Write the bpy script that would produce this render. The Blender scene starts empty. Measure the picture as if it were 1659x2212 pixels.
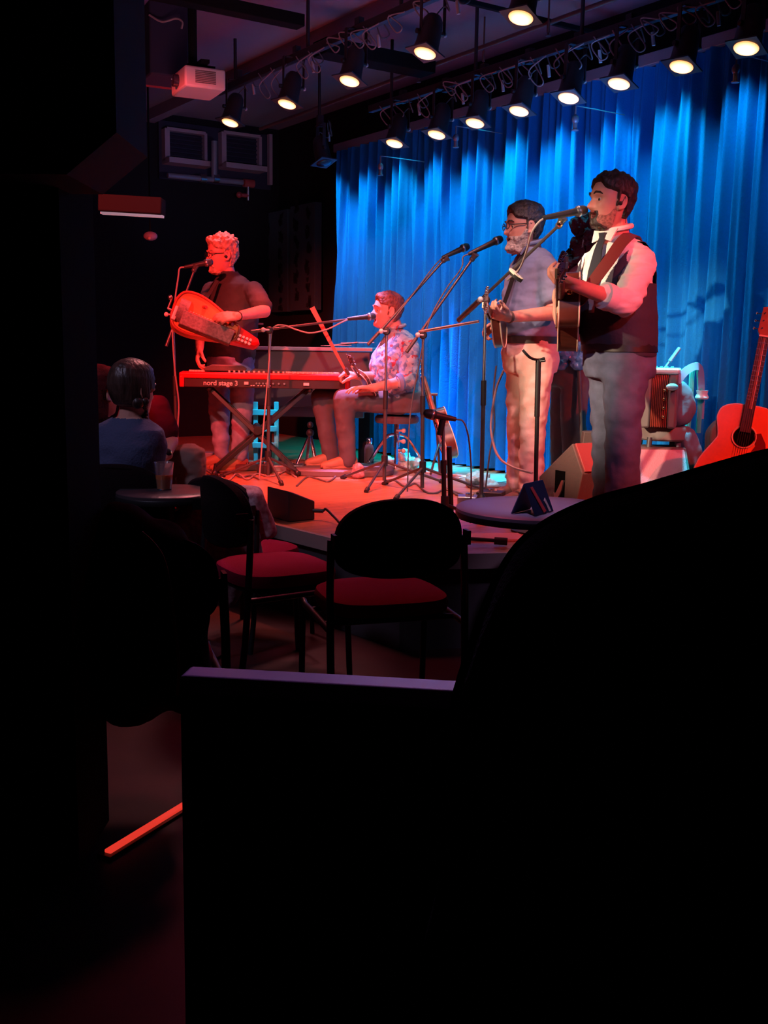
import bpy, math, random
from mathutils import Vector, Matrix, noise
random.seed(7)
PI = math.pi
scene = bpy.context.scene
COL = scene.collection
V = Vector

# ------------------------------------------------------------------ camera
W, H, FPX = 1659.0, 2212.0, 2300.0
EYE = V((0, 0, 1.35)); PITCH = math.atan(349 / 2300.0); ROLL = 0.014
STAGE = 0.45; CEIL = 3.60
cp, sp = math.cos(PITCH), math.sin(PITCH)
FW = V((0, cp, -sp)); R0 = V((1, 0, 0)); U0 = V((0, sp, cp))
CR = R0 * math.cos(ROLL) + U0 * math.sin(ROLL)
CU = -R0 * math.sin(ROLL) + U0 * math.cos(ROLL)
cam = bpy.data.cameras.new('camera'); camo = bpy.data.objects.new('camera', cam); COL.objects.link(camo)
cam.sensor_fit = 'HORIZONTAL'; cam.sensor_width = 36; cam.lens = FPX / W * 36; cam.clip_start = 0.02
m = Matrix.Identity(4)
for i in range(3):
    m[i][0] = CR[i]; m[i][1] = CU[i]; m[i][2] = -FW[i]; m[i][3] = EYE[i]
camo.matrix_world = m
scene.camera = camo
scene.view_settings.view_transform = 'Standard'; scene.view_settings.look = 'None'
scene.view_settings.gamma = 1; scene.view_settings.exposure = 0; scene.view_settings.use_curve_mapping = False
wd = bpy.data.worlds.new('world'); scene.world = wd; wd.use_nodes = True
wd.node_tree.nodes['Background'].inputs[0].default_value = (0.02, 0.02, 0.06, 1)
wd.node_tree.nodes['Background'].inputs[1].default_value = 0.012

def ray(px, py): return FW + CR * ((px - W / 2) / FPX) - CU * ((py - H / 2) / FPX)
def P(px, py, d):                      # point seen at the pixel, d metres ahead
    r = ray(px, py); return EYE + r * (d / r.y)
def PZ(px, py, z):                     # point seen at the pixel on the level z
    r = ray(px, py); return EYE + r * ((z - EYE.z) / r.z)
def PV(px, py, q, n):                  # point on the vertical plane through q
    r = ray(px, py); return EYE + r * ((q - EYE).dot(n) / r.dot(n))
def proj(p):
    v = p - EYE; return (W / 2 + FPX * v.dot(CR) / v.dot(FW), H / 2 - FPX * v.dot(CU) / v.dot(FW))
def G(px, d, z):                       # point in the pixel column, d ahead, on level z
    x = 0.0
    for _ in range(6):
        x += (px - proj(V((x, d, z)))[0]) / FPX * d
    return V((x, d, z))

def spot(name, loc, target, col, power, size=60, blend=.5, rad=.05):
    l = bpy.data.lights.new(name, 'SPOT'); l.color = col; l.energy = power
    l.spot_size = math.radians(size); l.spot_blend = blend; l.shadow_soft_size = rad
    o = bpy.data.objects.new(name, l); COL.objects.link(o); o.location = loc
    o.rotation_euler = (V(target) - V(loc)).to_track_quat('-Z', 'Y').to_euler()
    return o
RED = (1, .05, .045); WARM = (1, .62, .42); PINK = (1, .25, .38); BLUE = (0.0, .68, 1); CYAN = (.0, .42, 1)
# unseen spots: front-of-house lamps, then fills added to brighten the audience side
spot('house_light', (-2.6, 2.2, 3.2), (0.93, 5.6, 1.47), (1, .70, .48), 2600, 16.5, .8)
spot('house_light', (3.3, 3.0, 3.2), (1.3, 5.6, 1.1), RED, 700, 34, .6)
spot('house_light', (-2.2, 3.5, 3.3), (-0.9, 8.0, 1.0), RED, 1900, 40, .6)
spot('house_light', (-0.4, 2.2, 3.35), (-0.2, 8.0, 1.1), (1, .38, .30), 620, 24, .6)
spot('house_light', (1.6, 1.0, 3.3), (0.85, 6.4, 1.3), (.62, .48, 1), 170, 26, .6)
spot('house_light', (-.3, 5.2, 3.2), (-.1, 4.0, .4), (1, .08, .16), 70, 60, .8, .2)  # added red fill for the chair seats and floor
spot('house_light', (.1, 2.9, 3.2), (.58, 4.25, .74), (.78, .5, 1), 130, 13, .6, .1)  # added fill for the pale table and its card
spot('house_light', (-1.3, 6.0, 3.25), (-.75, 4.9, .75), (1, .35, .38), 140, 22, .6, .1)  # added fill for the shawl
spot('house_light', (-2.4, 2.8, 3.2), (-1.2, 4.8, 1.0), (.6, .52, .85), 110, 40, .8, .2)  # added fill for the person in the navy sweater
spot('house_light', (.1, 4.6, 3.3), (-.05, 1.6, .9), (.62, .3, .85), 220, 16, .6, .05)  # added to lay a purple sheen on the cap rail
spot('house_light', (.9, 5.4, 3.3), (.2, 1.6, .9), (1, .4, .3), 90, 8, .8, .05)  # added orange sheen on the same rail
spot('house_light', (-.6, 6.5, 3.1), (-1.0, 4.9, 1.0), (1, .30, .30), 110, 40, .8, .2)  # added red rim for the seated audience

# ------------------------------------------------------------------ materials
def mat(name, col, rough=.6, metal=0, emit=None, estr=0, bump=0, bscale=30, spec=.5, var=0, vscale=8, stretch=None, trans=0, sheen=0, col2=None):
    m = bpy.data.materials.new(name); m.use_nodes = True
    nt = m.node_tree; b = nt.nodes['Principled BSDF']
    b.inputs['Base Color'].default_value = (*col, 1); b.inputs['Roughness'].default_value = rough
    b.inputs['Metallic'].default_value = metal; b.inputs['Specular IOR Level'].default_value = spec
    if trans: b.inputs['Transmission Weight'].default_value = trans
    if sheen: b.inputs['Sheen Weight'].default_value = sheen
    if emit: b.inputs['Emission Color'].default_value = (*emit, 1); b.inputs['Emission Strength'].default_value = estr
    tc = nt.nodes.new('ShaderNodeTexCoord'); src = tc.outputs['Object']
    if stretch:
        mp = nt.nodes.new('ShaderNodeMapping'); mp.inputs['Scale'].default_value = stretch
        nt.links.new(src, mp.inputs['Vector']); src = mp.outputs['Vector']
    if bump:
        n = nt.nodes.new('ShaderNodeTexNoise'); n.inputs['Scale'].default_value = bscale; n.inputs['Detail'].default_value = 4
        bm = nt.nodes.new('ShaderNodeBump'); bm.inputs['Strength'].default_value = bump; bm.inputs['Distance'].default_value = .01
        nt.links.new(src, n.inputs['Vector']); nt.links.new(n.outputs['Fac'], bm.inputs['Height']); nt.links.new(bm.outputs['Normal'], b.inputs['Normal'])
    if var or col2:
        n = nt.nodes.new('ShaderNodeTexNoise'); n.inputs['Scale'].default_value = vscale; n.inputs['Detail'].default_value = 5
        r = nt.nodes.new('ShaderNodeValToRGB'); c2 = col2 or tuple(min(1, c * (1 + var)) for c in col)
        c1 = col if col2 else tuple(c * (1 - var) for c in col)
        r.color_ramp.elements[0].position = .35; r.color_ramp.elements[1].position = .65
        r.color_ramp.elements[0].color = (*c1, 1); r.color_ramp.elements[1].color = (*c2, 1)
        nt.links.new(src, n.inputs['Vector']); nt.links.new(n.outputs['Fac'], r.inputs['Fac']); nt.links.new(r.outputs['Color'], b.inputs['Base Color'])
    return m
def wood(name, c1, c2, rough=.35, axis=(1, 12, 1), scale=3):
    return mat(name, c1, rough, col2=c2, stretch=axis, vscale=scale, bump=.05, bscale=20)
def floral(name):
    m = mat(name, (.30, .30, .34), .85, bump=.3, bscale=20); nt = m.node_tree; b = nt.nodes['Principled BSDF']
    tc = nt.nodes.new('ShaderNodeTexCoord')
    n0 = nt.nodes.new('ShaderNodeTexNoise'); n0.inputs['Scale'].default_value = 12
    mx = nt.nodes.new('ShaderNodeMixRGB'); mx.inputs['Fac'].default_value = .12
    nt.links.new(tc.outputs['Object'], n0.inputs['Vector']); nt.links.new(tc.outputs['Object'], mx.inputs[1]); nt.links.new(n0.outputs['Color'], mx.inputs[2])
    v = nt.nodes.new('ShaderNodeTexVoronoi'); v.inputs['Scale'].default_value = 38; nt.links.new(mx.outputs[0], v.inputs['Vector'])
    sx = nt.nodes.new('ShaderNodeSeparateColor'); nt.links.new(v.outputs['Color'], sx.inputs[0])
    r = nt.nodes.new('ShaderNodeValToRGB'); r.color_ramp.interpolation = 'CONSTANT'
    cs = [(0, (.27, .28, .33)), (.35, (.10, .14, .24)), (.52, (.33, .33, .37)), (.74, (.30, .04, .05)), (.82, (.16, .22, .32))]
    r.color_ramp.elements[0].color = (*cs[0][1], 1); r.color_ramp.elements[1].position = cs[1][0]; r.color_ramp.elements[1].color = (*cs[1][1], 1)
    for p, c in cs[2:]:
        e = r.color_ramp.elements.new(p); e.color = (*c, 1)
    nt.links.new(sx.outputs[0], r.inputs['Fac']); nt.links.new(r.outputs['Color'], b.inputs['Base Color'])
    return m
def planks(name):
    m = mat(name, (.4, .2, .1), .33); nt = m.node_tree; b = nt.nodes['Principled BSDF']
    tc = nt.nodes.new('ShaderNodeTexCoord'); mp = nt.nodes.new('ShaderNodeMapping'); mp.inputs['Rotation'].default_value = (0, 0, math.radians(-34))
    nt.links.new(tc.outputs['Object'], mp.inputs['Vector'])
    br = nt.nodes.new('ShaderNodeTexBrick'); br.inputs['Scale'].default_value = 1; br.inputs['Brick Width'].default_value = 1.6; br.inputs['Row Height'].default_value = .09
    br.inputs['Mortar Size'].default_value = .002; br.inputs['Color1'].default_value = (.66, .32, .17, 1); br.inputs['Color2'].default_value = (.56, .25, .12, 1); br.inputs['Mortar'].default_value = (.1, .05, .03, 1)
    n = nt.nodes.new('ShaderNodeTexNoise'); n.inputs['Scale'].default_value = 6; n.inputs['Detail'].default_value = 6
    mp2 = nt.nodes.new('ShaderNodeMapping'); mp2.inputs['Scale'].default_value = (.6, 9, 1)
    nt.links.new(mp.outputs[0], mp2.inputs[0]); nt.links.new(mp2.outputs[0], n.inputs['Vector']); nt.links.new(mp.outputs[0], br.inputs['Vector'])
    mx = nt.nodes.new('ShaderNodeMixRGB'); mx.blend_type = 'MULTIPLY'; mx.inputs[0].default_value = .7
    nt.links.new(br.outputs['Color'], mx.inputs[1]); nt.links.new(n.outputs['Fac'], mx.inputs[2]); nt.links.new(mx.outputs[0], b.inputs['Base Color'])
    return m
M = dict(
 black=mat('black_metal', (.012, .012, .013), .4), matte=mat('matte_black', (.008, .008, .009), .9, spec=.1),
 blackplastic=mat('black_plastic', (.015, .015, .017), .5), lampblack=mat('lamp_enamel', (.026, .02, .022), .42),
 stand=mat('stand_metal', (.09, .085, .09), .38, .5), chrome=mat('chrome', (.75, .75, .78), .16, 1), steel=mat('steel', (.45, .45, .47), .35, 1),
 wall=mat('wall_black', (.012, .012, .016), .9, spec=.15), navy=mat('navy_paint', (.02, .022, .05), .8),
 ceil=mat('ceiling_paint', (.22, .19, .25), .85, bump=.1, bscale=60), floor=mat('audience_floor', (.030, .008, .009), .5, var=.3, vscale=5),
 stage=planks('stage_planks'), edge=mat('stage_edge', (.30, .22, .20), .5), fascia=mat('stage_fascia', (.05, .04, .045), .8),
 curtain=mat('curtain_velvet', (.006, .17, .50), .8, bump=.25, bscale=120, spec=.1),
 panel=mat('acoustic_panel', (.05, .10, .12), .9, stretch=(1, 1, .01), bump=.4, bscale=60, spec=.1),
 leafp=mat('panel_print', (.02, .025, .03), .9, spec=.1),
 lens=mat('lamp_lens', (1, .8, .5), .3, emit=(1, .60, .28), estr=3.2), gel=mat('gel_frame', (.06, .08, .11), .4, .3),
 tag=mat('white_tag', (.5, .45, .45), .6), cable=mat('black_cable', (.10, .09, .095), .6), cablered=mat('grey_cable', (.32, .27, .27), .6),
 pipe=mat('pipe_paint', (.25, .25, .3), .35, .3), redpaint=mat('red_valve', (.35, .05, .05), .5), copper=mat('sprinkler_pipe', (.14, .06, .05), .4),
 white=mat('white_plastic', (.62, .6, .6), .45), glass=mat('dark_pane', (.03, .03, .05), .1), frame=mat('window_frame', (.38, .3, .36), .5),
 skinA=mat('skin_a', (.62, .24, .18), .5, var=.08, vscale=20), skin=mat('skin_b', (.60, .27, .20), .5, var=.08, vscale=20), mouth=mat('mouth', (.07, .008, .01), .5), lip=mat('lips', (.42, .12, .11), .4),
 eyew=mat('eye_white', (.36, .30, .28), .2), iris=mat('iris', (.02, .015, .012), .15),
 hairdk=mat('hair_dark', (.028, .016, .013), .55, bump=.9, bscale=70, var=.5, vscale=40, stretch=(1, 1, .35)),
 hairbr=mat('hair_brown', (.20, .06, .035), .55, bump=.9, bscale=70, var=.4, vscale=40), hairgr=mat('hair_greying', (.05, .035, .03), .6, bump=.9, bscale=70, var=.7, vscale=50),
 hairbl=mat('hair_sandy', (.52, .27, .17), .6, bump=1, bscale=60, var=.4, vscale=40), beardgr=mat('beard_grey', (.36, .30, .28), .7, bump=1, bscale=90, var=.4, vscale=60),
 hairau=mat('hair_auburn', (.09, .012, .015), .8, spec=.1, bump=1, bscale=50, var=.4), hairf=mat('hair_smooth_brown', (.055, .028, .022), .38, bump=.6, bscale=60, var=.5, vscale=30, stretch=(1, 1, .2)),
 teeA=mat('charcoal_tee', (.035, .03, .032), .85, bump=.3, bscale=14), jeans=mat('blue_jeans', (.095, .105, .17), .85, bump=.35, bscale=22, var=.25, vscale=9),
 jeansA=mat('light_jeans', (.26, .26, .38), .85, bump=.4, bscale=22, var=.3, vscale=9), boot=mat('tan_boots', (.36, .17, .09), .6), shoe=mat('brown_shoes', (.14, .07, .05), .6),
 floral=floral('floral_shirt'), slacks=mat('grey_trousers', (.10, .085, .095), .85, bump=.3, bscale=16), slate=mat('slate_shirt', (.17, .21, .36), .85, bump=.35, bscale=18),
 chino=mat('pale_chinos', (.68, .48, .44), .85, bump=.5, bscale=16), belt=mat('belt_leather', (.02, .016, .014), .4), whiteshirt=mat('white_shirt', (.86, .82, .74), .8, bump=.35, bscale=18),
 vest=mat('waistcoat', (.040, .038, .055), .8, bump=.25, bscale=50), tie=mat('tie', (.02, .02, .032), .6), strap=mat('strap_leather', (.16, .035, .028), .6, bump=.2, bscale=80),
 kred=mat('keyboard_red', (.55, .012, .015), .3), kdark=mat('keyboard_panel', (.035, .012, .014), .5), text=mat('white_lettering', (.75, .62, .6), .6),
 rosewood=wood('rosewood', (.06, .015, .010), (.13, .03, .02), .3), spruce=mat('spruce_top', (.78, .17, .05), .35, var=.12, vscale=5), cream=mat('cream_binding', (.75, .6, .45), .4),
 neckwood=wood('neck_wood', (.20, .07, .04), (.28, .10, .06)), ebony=mat('fretboard', (.06, .03, .03), .5), pick=mat('pickguard', (.16, .008, .012), .25), hole=mat('sound_hole', (.004, .003, .003), .9, spec=.02),
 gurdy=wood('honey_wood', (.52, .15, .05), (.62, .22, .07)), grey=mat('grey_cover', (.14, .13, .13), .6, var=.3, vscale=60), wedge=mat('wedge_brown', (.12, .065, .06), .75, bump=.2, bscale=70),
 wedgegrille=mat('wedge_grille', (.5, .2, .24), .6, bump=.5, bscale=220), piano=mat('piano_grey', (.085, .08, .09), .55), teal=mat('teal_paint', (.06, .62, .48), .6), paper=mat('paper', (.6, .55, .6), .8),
 papernavy=mat('navy_card', (.03, .045, .12), .6), paperred=mat('card_red', (.6, .05, .05), .6), cardcream=mat('card_cream', (.6, .45, .4), .7),
 maroon=mat('maroon_seat', (.21, .004, .035), .9, spec=.08, bump=.2, bscale=200), sweater=mat('blue_sweater', (.05, .06, .13), .9, bump=.4, bscale=90), maroonshirt=mat('maroon_shirt', (.06, .004, .015), .9, spec=.1), khaki=mat('khaki_trousers', (.25, .16, .13), .85),
 shawl=mat('patterned_shawl', (.32, .12, .14), .85, col2=(.55, .36, .38), vscale=45, bump=.3), beer=mat('beer', (.8, .22, .04), .15), cup=mat('clear_cup', (.9, .9, .9), .08, trans=.95),
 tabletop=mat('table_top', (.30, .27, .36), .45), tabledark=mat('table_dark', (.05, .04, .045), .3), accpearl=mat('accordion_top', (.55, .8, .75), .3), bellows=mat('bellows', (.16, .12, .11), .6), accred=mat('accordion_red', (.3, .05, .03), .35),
 bag=mat('blue_bag', (.08, .22, .5), .25, bump=.8, bscale=14), plastic=mat('plastic_bag', (.3, .65, .65), .3, bump=1, bscale=18), strapblue=mat('nylon_strap', (.18, .35, .5), .6), coat=mat('grey_coat', (.12, .12, .15), .9, bump=.6, bscale=12),
 led=mat('aisle_light', (.8, .05, .04), .4, emit=(1, .05, .03), estr=.75), cap=mat('rail_cap', (.34, .24, .36), .22), seatdark=mat('dark_upholstery', (.010, .005, .007), .9, bump=.5, bscale=250, spec=.1), jacket=mat('dark_jacket', (.012, .008, .008), .9, spec=.1), piping=mat('piping', (.22, .10, .06), .7),  # redglint: reflected red light put in as emission
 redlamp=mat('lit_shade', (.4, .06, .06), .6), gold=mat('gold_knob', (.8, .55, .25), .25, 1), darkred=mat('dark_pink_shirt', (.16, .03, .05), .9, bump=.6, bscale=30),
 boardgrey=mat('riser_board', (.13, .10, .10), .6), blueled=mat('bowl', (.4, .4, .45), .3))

def lens_grad(m):
    nt = m.node_tree; b = nt.nodes['Principled BSDF']; tc = nt.nodes.new('ShaderNodeTexCoord'); ln = nt.nodes.new('ShaderNodeVectorMath'); ln.operation = 'LENGTH'
    r = nt.nodes.new('ShaderNodeValToRGB'); r.color_ramp.elements[0].position = .035; r.color_ramp.elements[0].color = (1, .68, .36, 1); r.color_ramp.elements[1].position = .062; r.color_ramp.elements[1].color = (.5, .17, .05, 1)
    nt.links.new(tc.outputs['Object'], ln.inputs[0]); nt.links.new(ln.outputs['Value'], r.inputs['Fac']); nt.links.new(r.outputs['Color'], b.inputs['Emission Color'])
lens_grad(M['lens'])
# ------------------------------------------------------------------ mesh helpers
class MB:
    def __init__(s): s.v = []; s.f = []
    def add(s, vs, fs):
        o = len(s.v); s.v += [V(a) for a in vs]; s.f += [tuple(i + o for i in f) for f in fs]; return s
    def box(s, c, sz, ex=None, ey=None, ez=None):
        ex = V(ex or (1, 0, 0)).normalized(); ez0 = V(ez or (0, 0, 1)).normalized()
        ey = V(ey).normalized() if ey else ez0.cross(ex).normalized(); ez = ex.cross(ey).normalized()
        c = V(c); vs = [c + ex * (sz[0] / 2 * a) + ey * (sz[1] / 2 * b) + ez * (sz[2] / 2 * d) for a in (-1, 1) for b in (-1, 1) for d in (-1, 1)]
        return s.add(vs, [(0, 1, 3, 2), (4, 6, 7, 5), (0, 4, 5, 1), (2, 3, 7, 6), (0, 2, 6, 4), (1, 5, 7, 3)])
    def path(s, pts, r, n=8, closed=False, flat=None):
        pts = [V(p) for p in pts]; rs = r if isinstance(r, (list, tuple)) else [r] * len(pts)
        vs = []; ref = None
        for i, p in enumerate(pts):
            if closed: t = pts[(i + 1) % len(pts)] - pts[i - 1]
            else: t = pts[min(i + 1, len(pts) - 1)] - pts[max(i - 1, 0)]
            t.normalize()
            if ref is None: ref = (V((0, 0, 1)) if abs(t.z) < .9 else V((1, 0, 0)))
            if flat: ref = V(flat)
            a = t.cross(ref).normalized(); b = a.cross(t).normalized(); ref = b
            for k in range(n):
                an = 2 * PI * k / n; q = 1
                vs.append(p + a * (math.cos(an) * rs[i]) + b * (math.sin(an) * rs[i] * (0.25 if flat else 1)))
        fs = []
        N = len(pts)
        for i in range(N if closed else N - 1):
            for k in range(n): fs.append((i * n + k, i * n + (k + 1) % n, ((i + 1) % N) * n + (k + 1) % n, ((i + 1) % N) * n + k))
        if not closed: fs += [tuple(range(n - 1, -1, -1)), tuple((N - 1) * n + k for k in range(n))]
        return s.add(vs, fs)
    def tube(s, a, b, r, r2=None, n=12): return s.path([a, b], [r, r if r2 is None else r2], n)
    def ell(s, c, r, ex=None, ez=None, n=16, m_=10):
        c = V(c); r = (r, r, r) if not isinstance(r, (tuple, list)) else r
        ex = V(ex or (1, 0, 0)).normalized(); ez = V(ez or (0, 0, 1)); ey = ez.cross(ex).normalized(); ez = ex.cross(ey).normalized()
        vs = [c - ez * r[2]]
        for j in range(1, m_):
            t = -PI / 2 + PI * j / m_
            for k in range(n):
                a = 2 * PI * k / n; vs.append(c + ex * (r[0] * math.cos(t) * math.cos(a)) + ey * (r[1] * math.cos(t) * math.sin(a)) + ez * (r[2] * math.sin(t)))
        vs.append(c + ez * r[2]); L = len(vs) - 1; fs = []
        for k in range(n):
            fs.append((0, 1 + (k + 1) % n, 1 + k)); fs.append((L, L - n + k, L - n + (k + 1) % n))
            for j in range(m_ - 2): a = 1 + j * n; fs.append((a + k, a + (k + 1) % n, a + n + (k + 1) % n, a + n + k))
        return s.add(vs, fs)
    def caps(s, pts, rs, n=14):          # tapered chain with round joints
        for i in range(len(pts) - 1): s.tube(pts[i], pts[i + 1], rs[i], rs[i + 1], n)
        for p, r in zip(pts, rs): s.ell(p, r * .998, n=n, m_=8)
        return s
    def loft(s, secs, n=28, p=2.3):      # secs: (centre, side vector*halfwidth, front vector*halfdepth)
        vs = []
        for c, a, b in secs:
            for k in range(n):
                t = 2 * PI * k / n; ca, sa = math.cos(t), math.sin(t)
                ca = math.copysign(abs(ca) ** (2 / p), ca); sa = math.copysign(abs(sa) ** (2 / p), sa)
                vs.append(V(c) + V(a) * ca + V(b) * sa)
        fs = [(i * n + k, i * n + (k + 1) % n, (i + 1) * n + (k + 1) % n, (i + 1) * n + k) for i in range(len(secs) - 1) for k in range(n)]
        fs += [tuple(range(n - 1, -1, -1)), tuple((len(secs) - 1) * n + k for k in range(n))]
        return s.add(vs, fs)
    def prism(s, out, o, ex, ey, ez, th):   # outline in ex/ey, thickness th along ez (centred)
        o, ex, ey, ez = V(o), V(ex), V(ey), V(ez); n = len(out)
        vs = [o + ex * a + ey * b + ez * (sg * th / 2) for sg in (-1, 1) for a, b in out]
        fs = [tuple(range(n - 1, -1, -1)), tuple(range(n, 2 * n))] + [(k, (k + 1) % n, n + (k + 1) % n, n + k) for k in range(n)]
        return s.add(vs, fs)
    def lathe(s, prof, o, ax=(0, 0, 1), n=24):
        ax = V(ax).normalized(); a = ax.orthogonal().normalized(); b = ax.cross(a); o = V(o)
        vs = [o + ax * z + (a * math.cos(2 * PI * k / n) + b * math.sin(2 * PI * k / n)) * r for r, z in prof for k in range(n)]
        fs = [(i * n + k, i * n + (k + 1) % n, (i + 1) * n + (k + 1) % n, (i + 1) * n + k) for i in range(len(prof) - 1) for k in range(n)]
        fs += [tuple(range(n - 1, -1, -1)), tuple((len(prof) - 1) * n + k for k in range(n))]
        return s.add(vs, fs)
    def remesh(s, voxel, smooth=4):
        me = bpy.data.meshes.new('tmp'); me.from_pydata(s.v, [], s.f); me.update()
        o = bpy.data.objects.new('tmp', me); COL.objects.link(o)
        r = o.modifiers.new('r', 'REMESH'); r.mode = 'VOXEL'; r.voxel_size = voxel; r.adaptivity = 0
        if smooth: q = o.modifiers.new('s', 'SMOOTH'); q.factor = .5; q.iterations = smooth
        dg = bpy.context.evaluated_depsgraph_get(); e = o.evaluated_get(dg); em = e.to_mesh()
        s.v = [v.co.copy() for v in em.vertices]; s.f = [tuple(p.vertices) for p in em.polygons]
        s.n = [v.normal.copy() for v in em.vertices]
        e.to_mesh_clear(); bpy.data.objects.remove(o); bpy.data.meshes.remove(me)
        return s
    def wrinkle(s, amp, sc=(14, 14, 30), seed=0):
        for i, v in enumerate(s.v):
            k = noise.noise(V((v.x * sc[0] + seed, v.y * sc[1], v.z * sc[2]))) + .5 * noise.noise(V((v.x * sc[0] * 2, v.y * sc[1] * 2 + seed, v.z * sc[2] * 2)))
            s.v[i] = v + s.n[i] * (amp * k)
        return s
    def cull(s, fn):                      # drop faces whose centre satisfies fn
        s.f = [f for f in s.f if not fn(sum((s.v[i] for i in f), V()) / len(f))]
        used = sorted({i for f in s.f for i in f}); mp = {a: b for b, a in enumerate(used)}
        s.v = [s.v[i] for i in used]; s.f = [tuple(mp[i] for i in f) for f in s.f]
        return s
    def build(s, name, m, parent=None, smooth=True, bevel=0, local=False, mats=None, fm=None, origin=None):
        off = V()
        if not local:
            if parent is not None:
                q = parent
                while q is not None: off += q.location; q = q.parent
            elif origin is not None: off = V(origin)
            elif s.v:
                xs = [v.x for v in s.v]; ys = [v.y for v in s.v]; off = V(((min(xs) + max(xs)) / 2, (min(ys) + max(ys)) / 2, min(v.z for v in s.v)))
        me = bpy.data.meshes.new(name); me.from_pydata([v - off for v in s.v], [], s.f); me.update()
        me.materials.append(m)
        for x in (mats or []): me.materials.append(x)
        if fm:
            for p in me.polygons: p.material_index = fm(sum((s.v[i] for i in p.vertices), V()) / len(p.vertices))
        o = bpy.data.objects.new(name, me); COL.objects.link(o)
        if parent is not None: o.parent = parent
        elif not local: o.location = off
        if smooth:
            for p in me.polygons: p.use_smooth = True
            try: me.set_sharp_from_angle(angle=math.radians(42))
            except Exception: pass
        if bevel:
            b = o.modifiers.new('b', 'BEVEL'); b.width = bevel; b.segments = 2; b.limit_method = 'ANGLE'
        return o
def tag(o, label, cat, group=None, kind=None):
    o['label'] = label; o['category'] = cat
    if group: o['group'] = group
    if kind: o['kind'] = kind
    return o
def thing(name, label, cat, loc=(0, 0, 0), group=None):
    o = bpy.data.objects.new(name, None); o.empty_display_size = .05; COL.objects.link(o); o.location = loc
    return tag(o, label, cat, group)
def struct(name, mb, m, **k):
    o = mb.build(name, m, **k); o['kind'] = 'structure'; return o
def copy_tree(o, parent=None):
    c = o.copy(); COL.objects.link(c)
    if parent is not None: c.parent = parent
    for ch in [x for x in list(bpy.data.objects) if x.parent == o]: copy_tree(ch, c)
    return c
def bez(pts, n=10):                      # smooth curve through points (Catmull-Rom)
    pts = [V(p) for p in pts]; q = [pts[0] * 2 - pts[1]] + pts + [pts[-1] * 2 - pts[-2]]; out = []
    for i in range(1, len(q) - 2):
        for k in range(n):
            t = k / n; a, b, c, d = q[i - 1:i + 3]
            out.append(.5 * ((2 * b) + (c - a) * t + (2 * a - 5 * b + 4 * c - d) * t * t + (3 * b - a - 3 * c + d) * t ** 3))
    return out + [pts[-1]]

# ------------------------------------------------------------------ the room
UD = V((-.559, .829, 0)).normalized(); VD = V((.829, .559, 0)).normalized()   # along the curtain (away, left); across (right, away)
c1 = P(1570, 130, 6.43); c1.z = 0
RAILZ = 3.11
def CP(a, off=0, z=0): return V((c1.x, c1.y, z)) + UD * a - VD * off          # a metres along the curtain, off metres in front
def along(px, off=0):
    n = VD; q = c1 - VD * off
    p = PV(px, 757, q, n); return (p - q).dot(UD)
aL = along(722); aW = along(548)
z0 = V((0, 0, 1))
q0 = CP(aW, -.25)
struct('wall_right', MB().box(CP(aW / 2 - 2, -.35, CEIL / 2), (aW + 9, .1, CEIL), UD), M['wall'], smooth=False)
struct('wall_far', MB().box(q0 - VD * 4 + UD * .05 + z0 * (CEIL / 2), (.1, 8.6, CEIL), UD), M['wall'], smooth=False)
struct('wall_left', MB().box(q0 - VD * 7.4 - UD * 6.5 + z0 * (CEIL / 2), (13.5, .1, CEIL), UD), M['wall'], smooth=False)
struct('floor', MB().box(q0 - VD * 3.6 - UD * 6.6 + z0 * -.05, (13.6, 9, .1), UD), M['floor'], smooth=False)
struct('ceiling', MB().box(q0 - VD * 3.6 - UD * 6.6 + z0 * (CEIL + .05), (13.6, 9, .1), UD), M['ceil'], smooth=False)
# stage platform: angular front
sc = PZ(868, 1197, STAGE); s1 = PZ(593, 1131, STAGE); s2 = PZ(1122, 1193, STAGE)
dl = (s1 - sc).normalized(); dr = (s2 - sc).normalized()
eL = sc + dl * 6.2; eR = sc + dr * 2.6
poly = [sc, eR, CP(-1.6, -.25), CP(aW - .05, -.25), CP(aW - .05, -.25) - VD * 3.6, eL]
poly = [V((p.x, p.y, 0)) for p in poly]
n_ = len(poly)
st = MB().add([p + z0 * (STAGE - .035) for p in poly] + [p + z0 * STAGE for p in poly], [tuple(range(n_ - 1, -1, -1)), tuple(range(n_, 2 * n_))] + [(k, (k + 1) % n_, n_ + (k + 1) % n_, n_ + k) for k in range(n_)])
so = st.build('floor_stage', M['stage'], smooth=False, origin=(0, 0, 0)); so['kind'] = 'structure'
ins = [p for p in poly]; cc = sum(ins, V()) / n_; ins = [cc + (p - cc) * .992 for p in ins]
st = MB().add([p for p in ins] + [p + z0 * (STAGE - .036) for p in ins], [tuple(range(n_ - 1, -1, -1)), tuple(range(n_, 2 * n_))] + [(k, (k + 1) % n_, n_ + (k + 1) % n_, n_ + k) for k in range(n_)])
struct('wall_stage_front', st, M['fascia'], smooth=False)
tr = MB()
for a, b in ((sc, s1 + dl * 1.2), (sc, eR)):
    d_ = (b - a).normalized(); out = V((d_.y, -d_.x, 0)); out = out if out.y < 0 else -out
    tr.box((a + b) / 2 + out * .012 - z0 * .033, ((b - a).length, .025, .07), d_)
struct('trim_1', tr, M['edge'], smooth=False)

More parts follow.
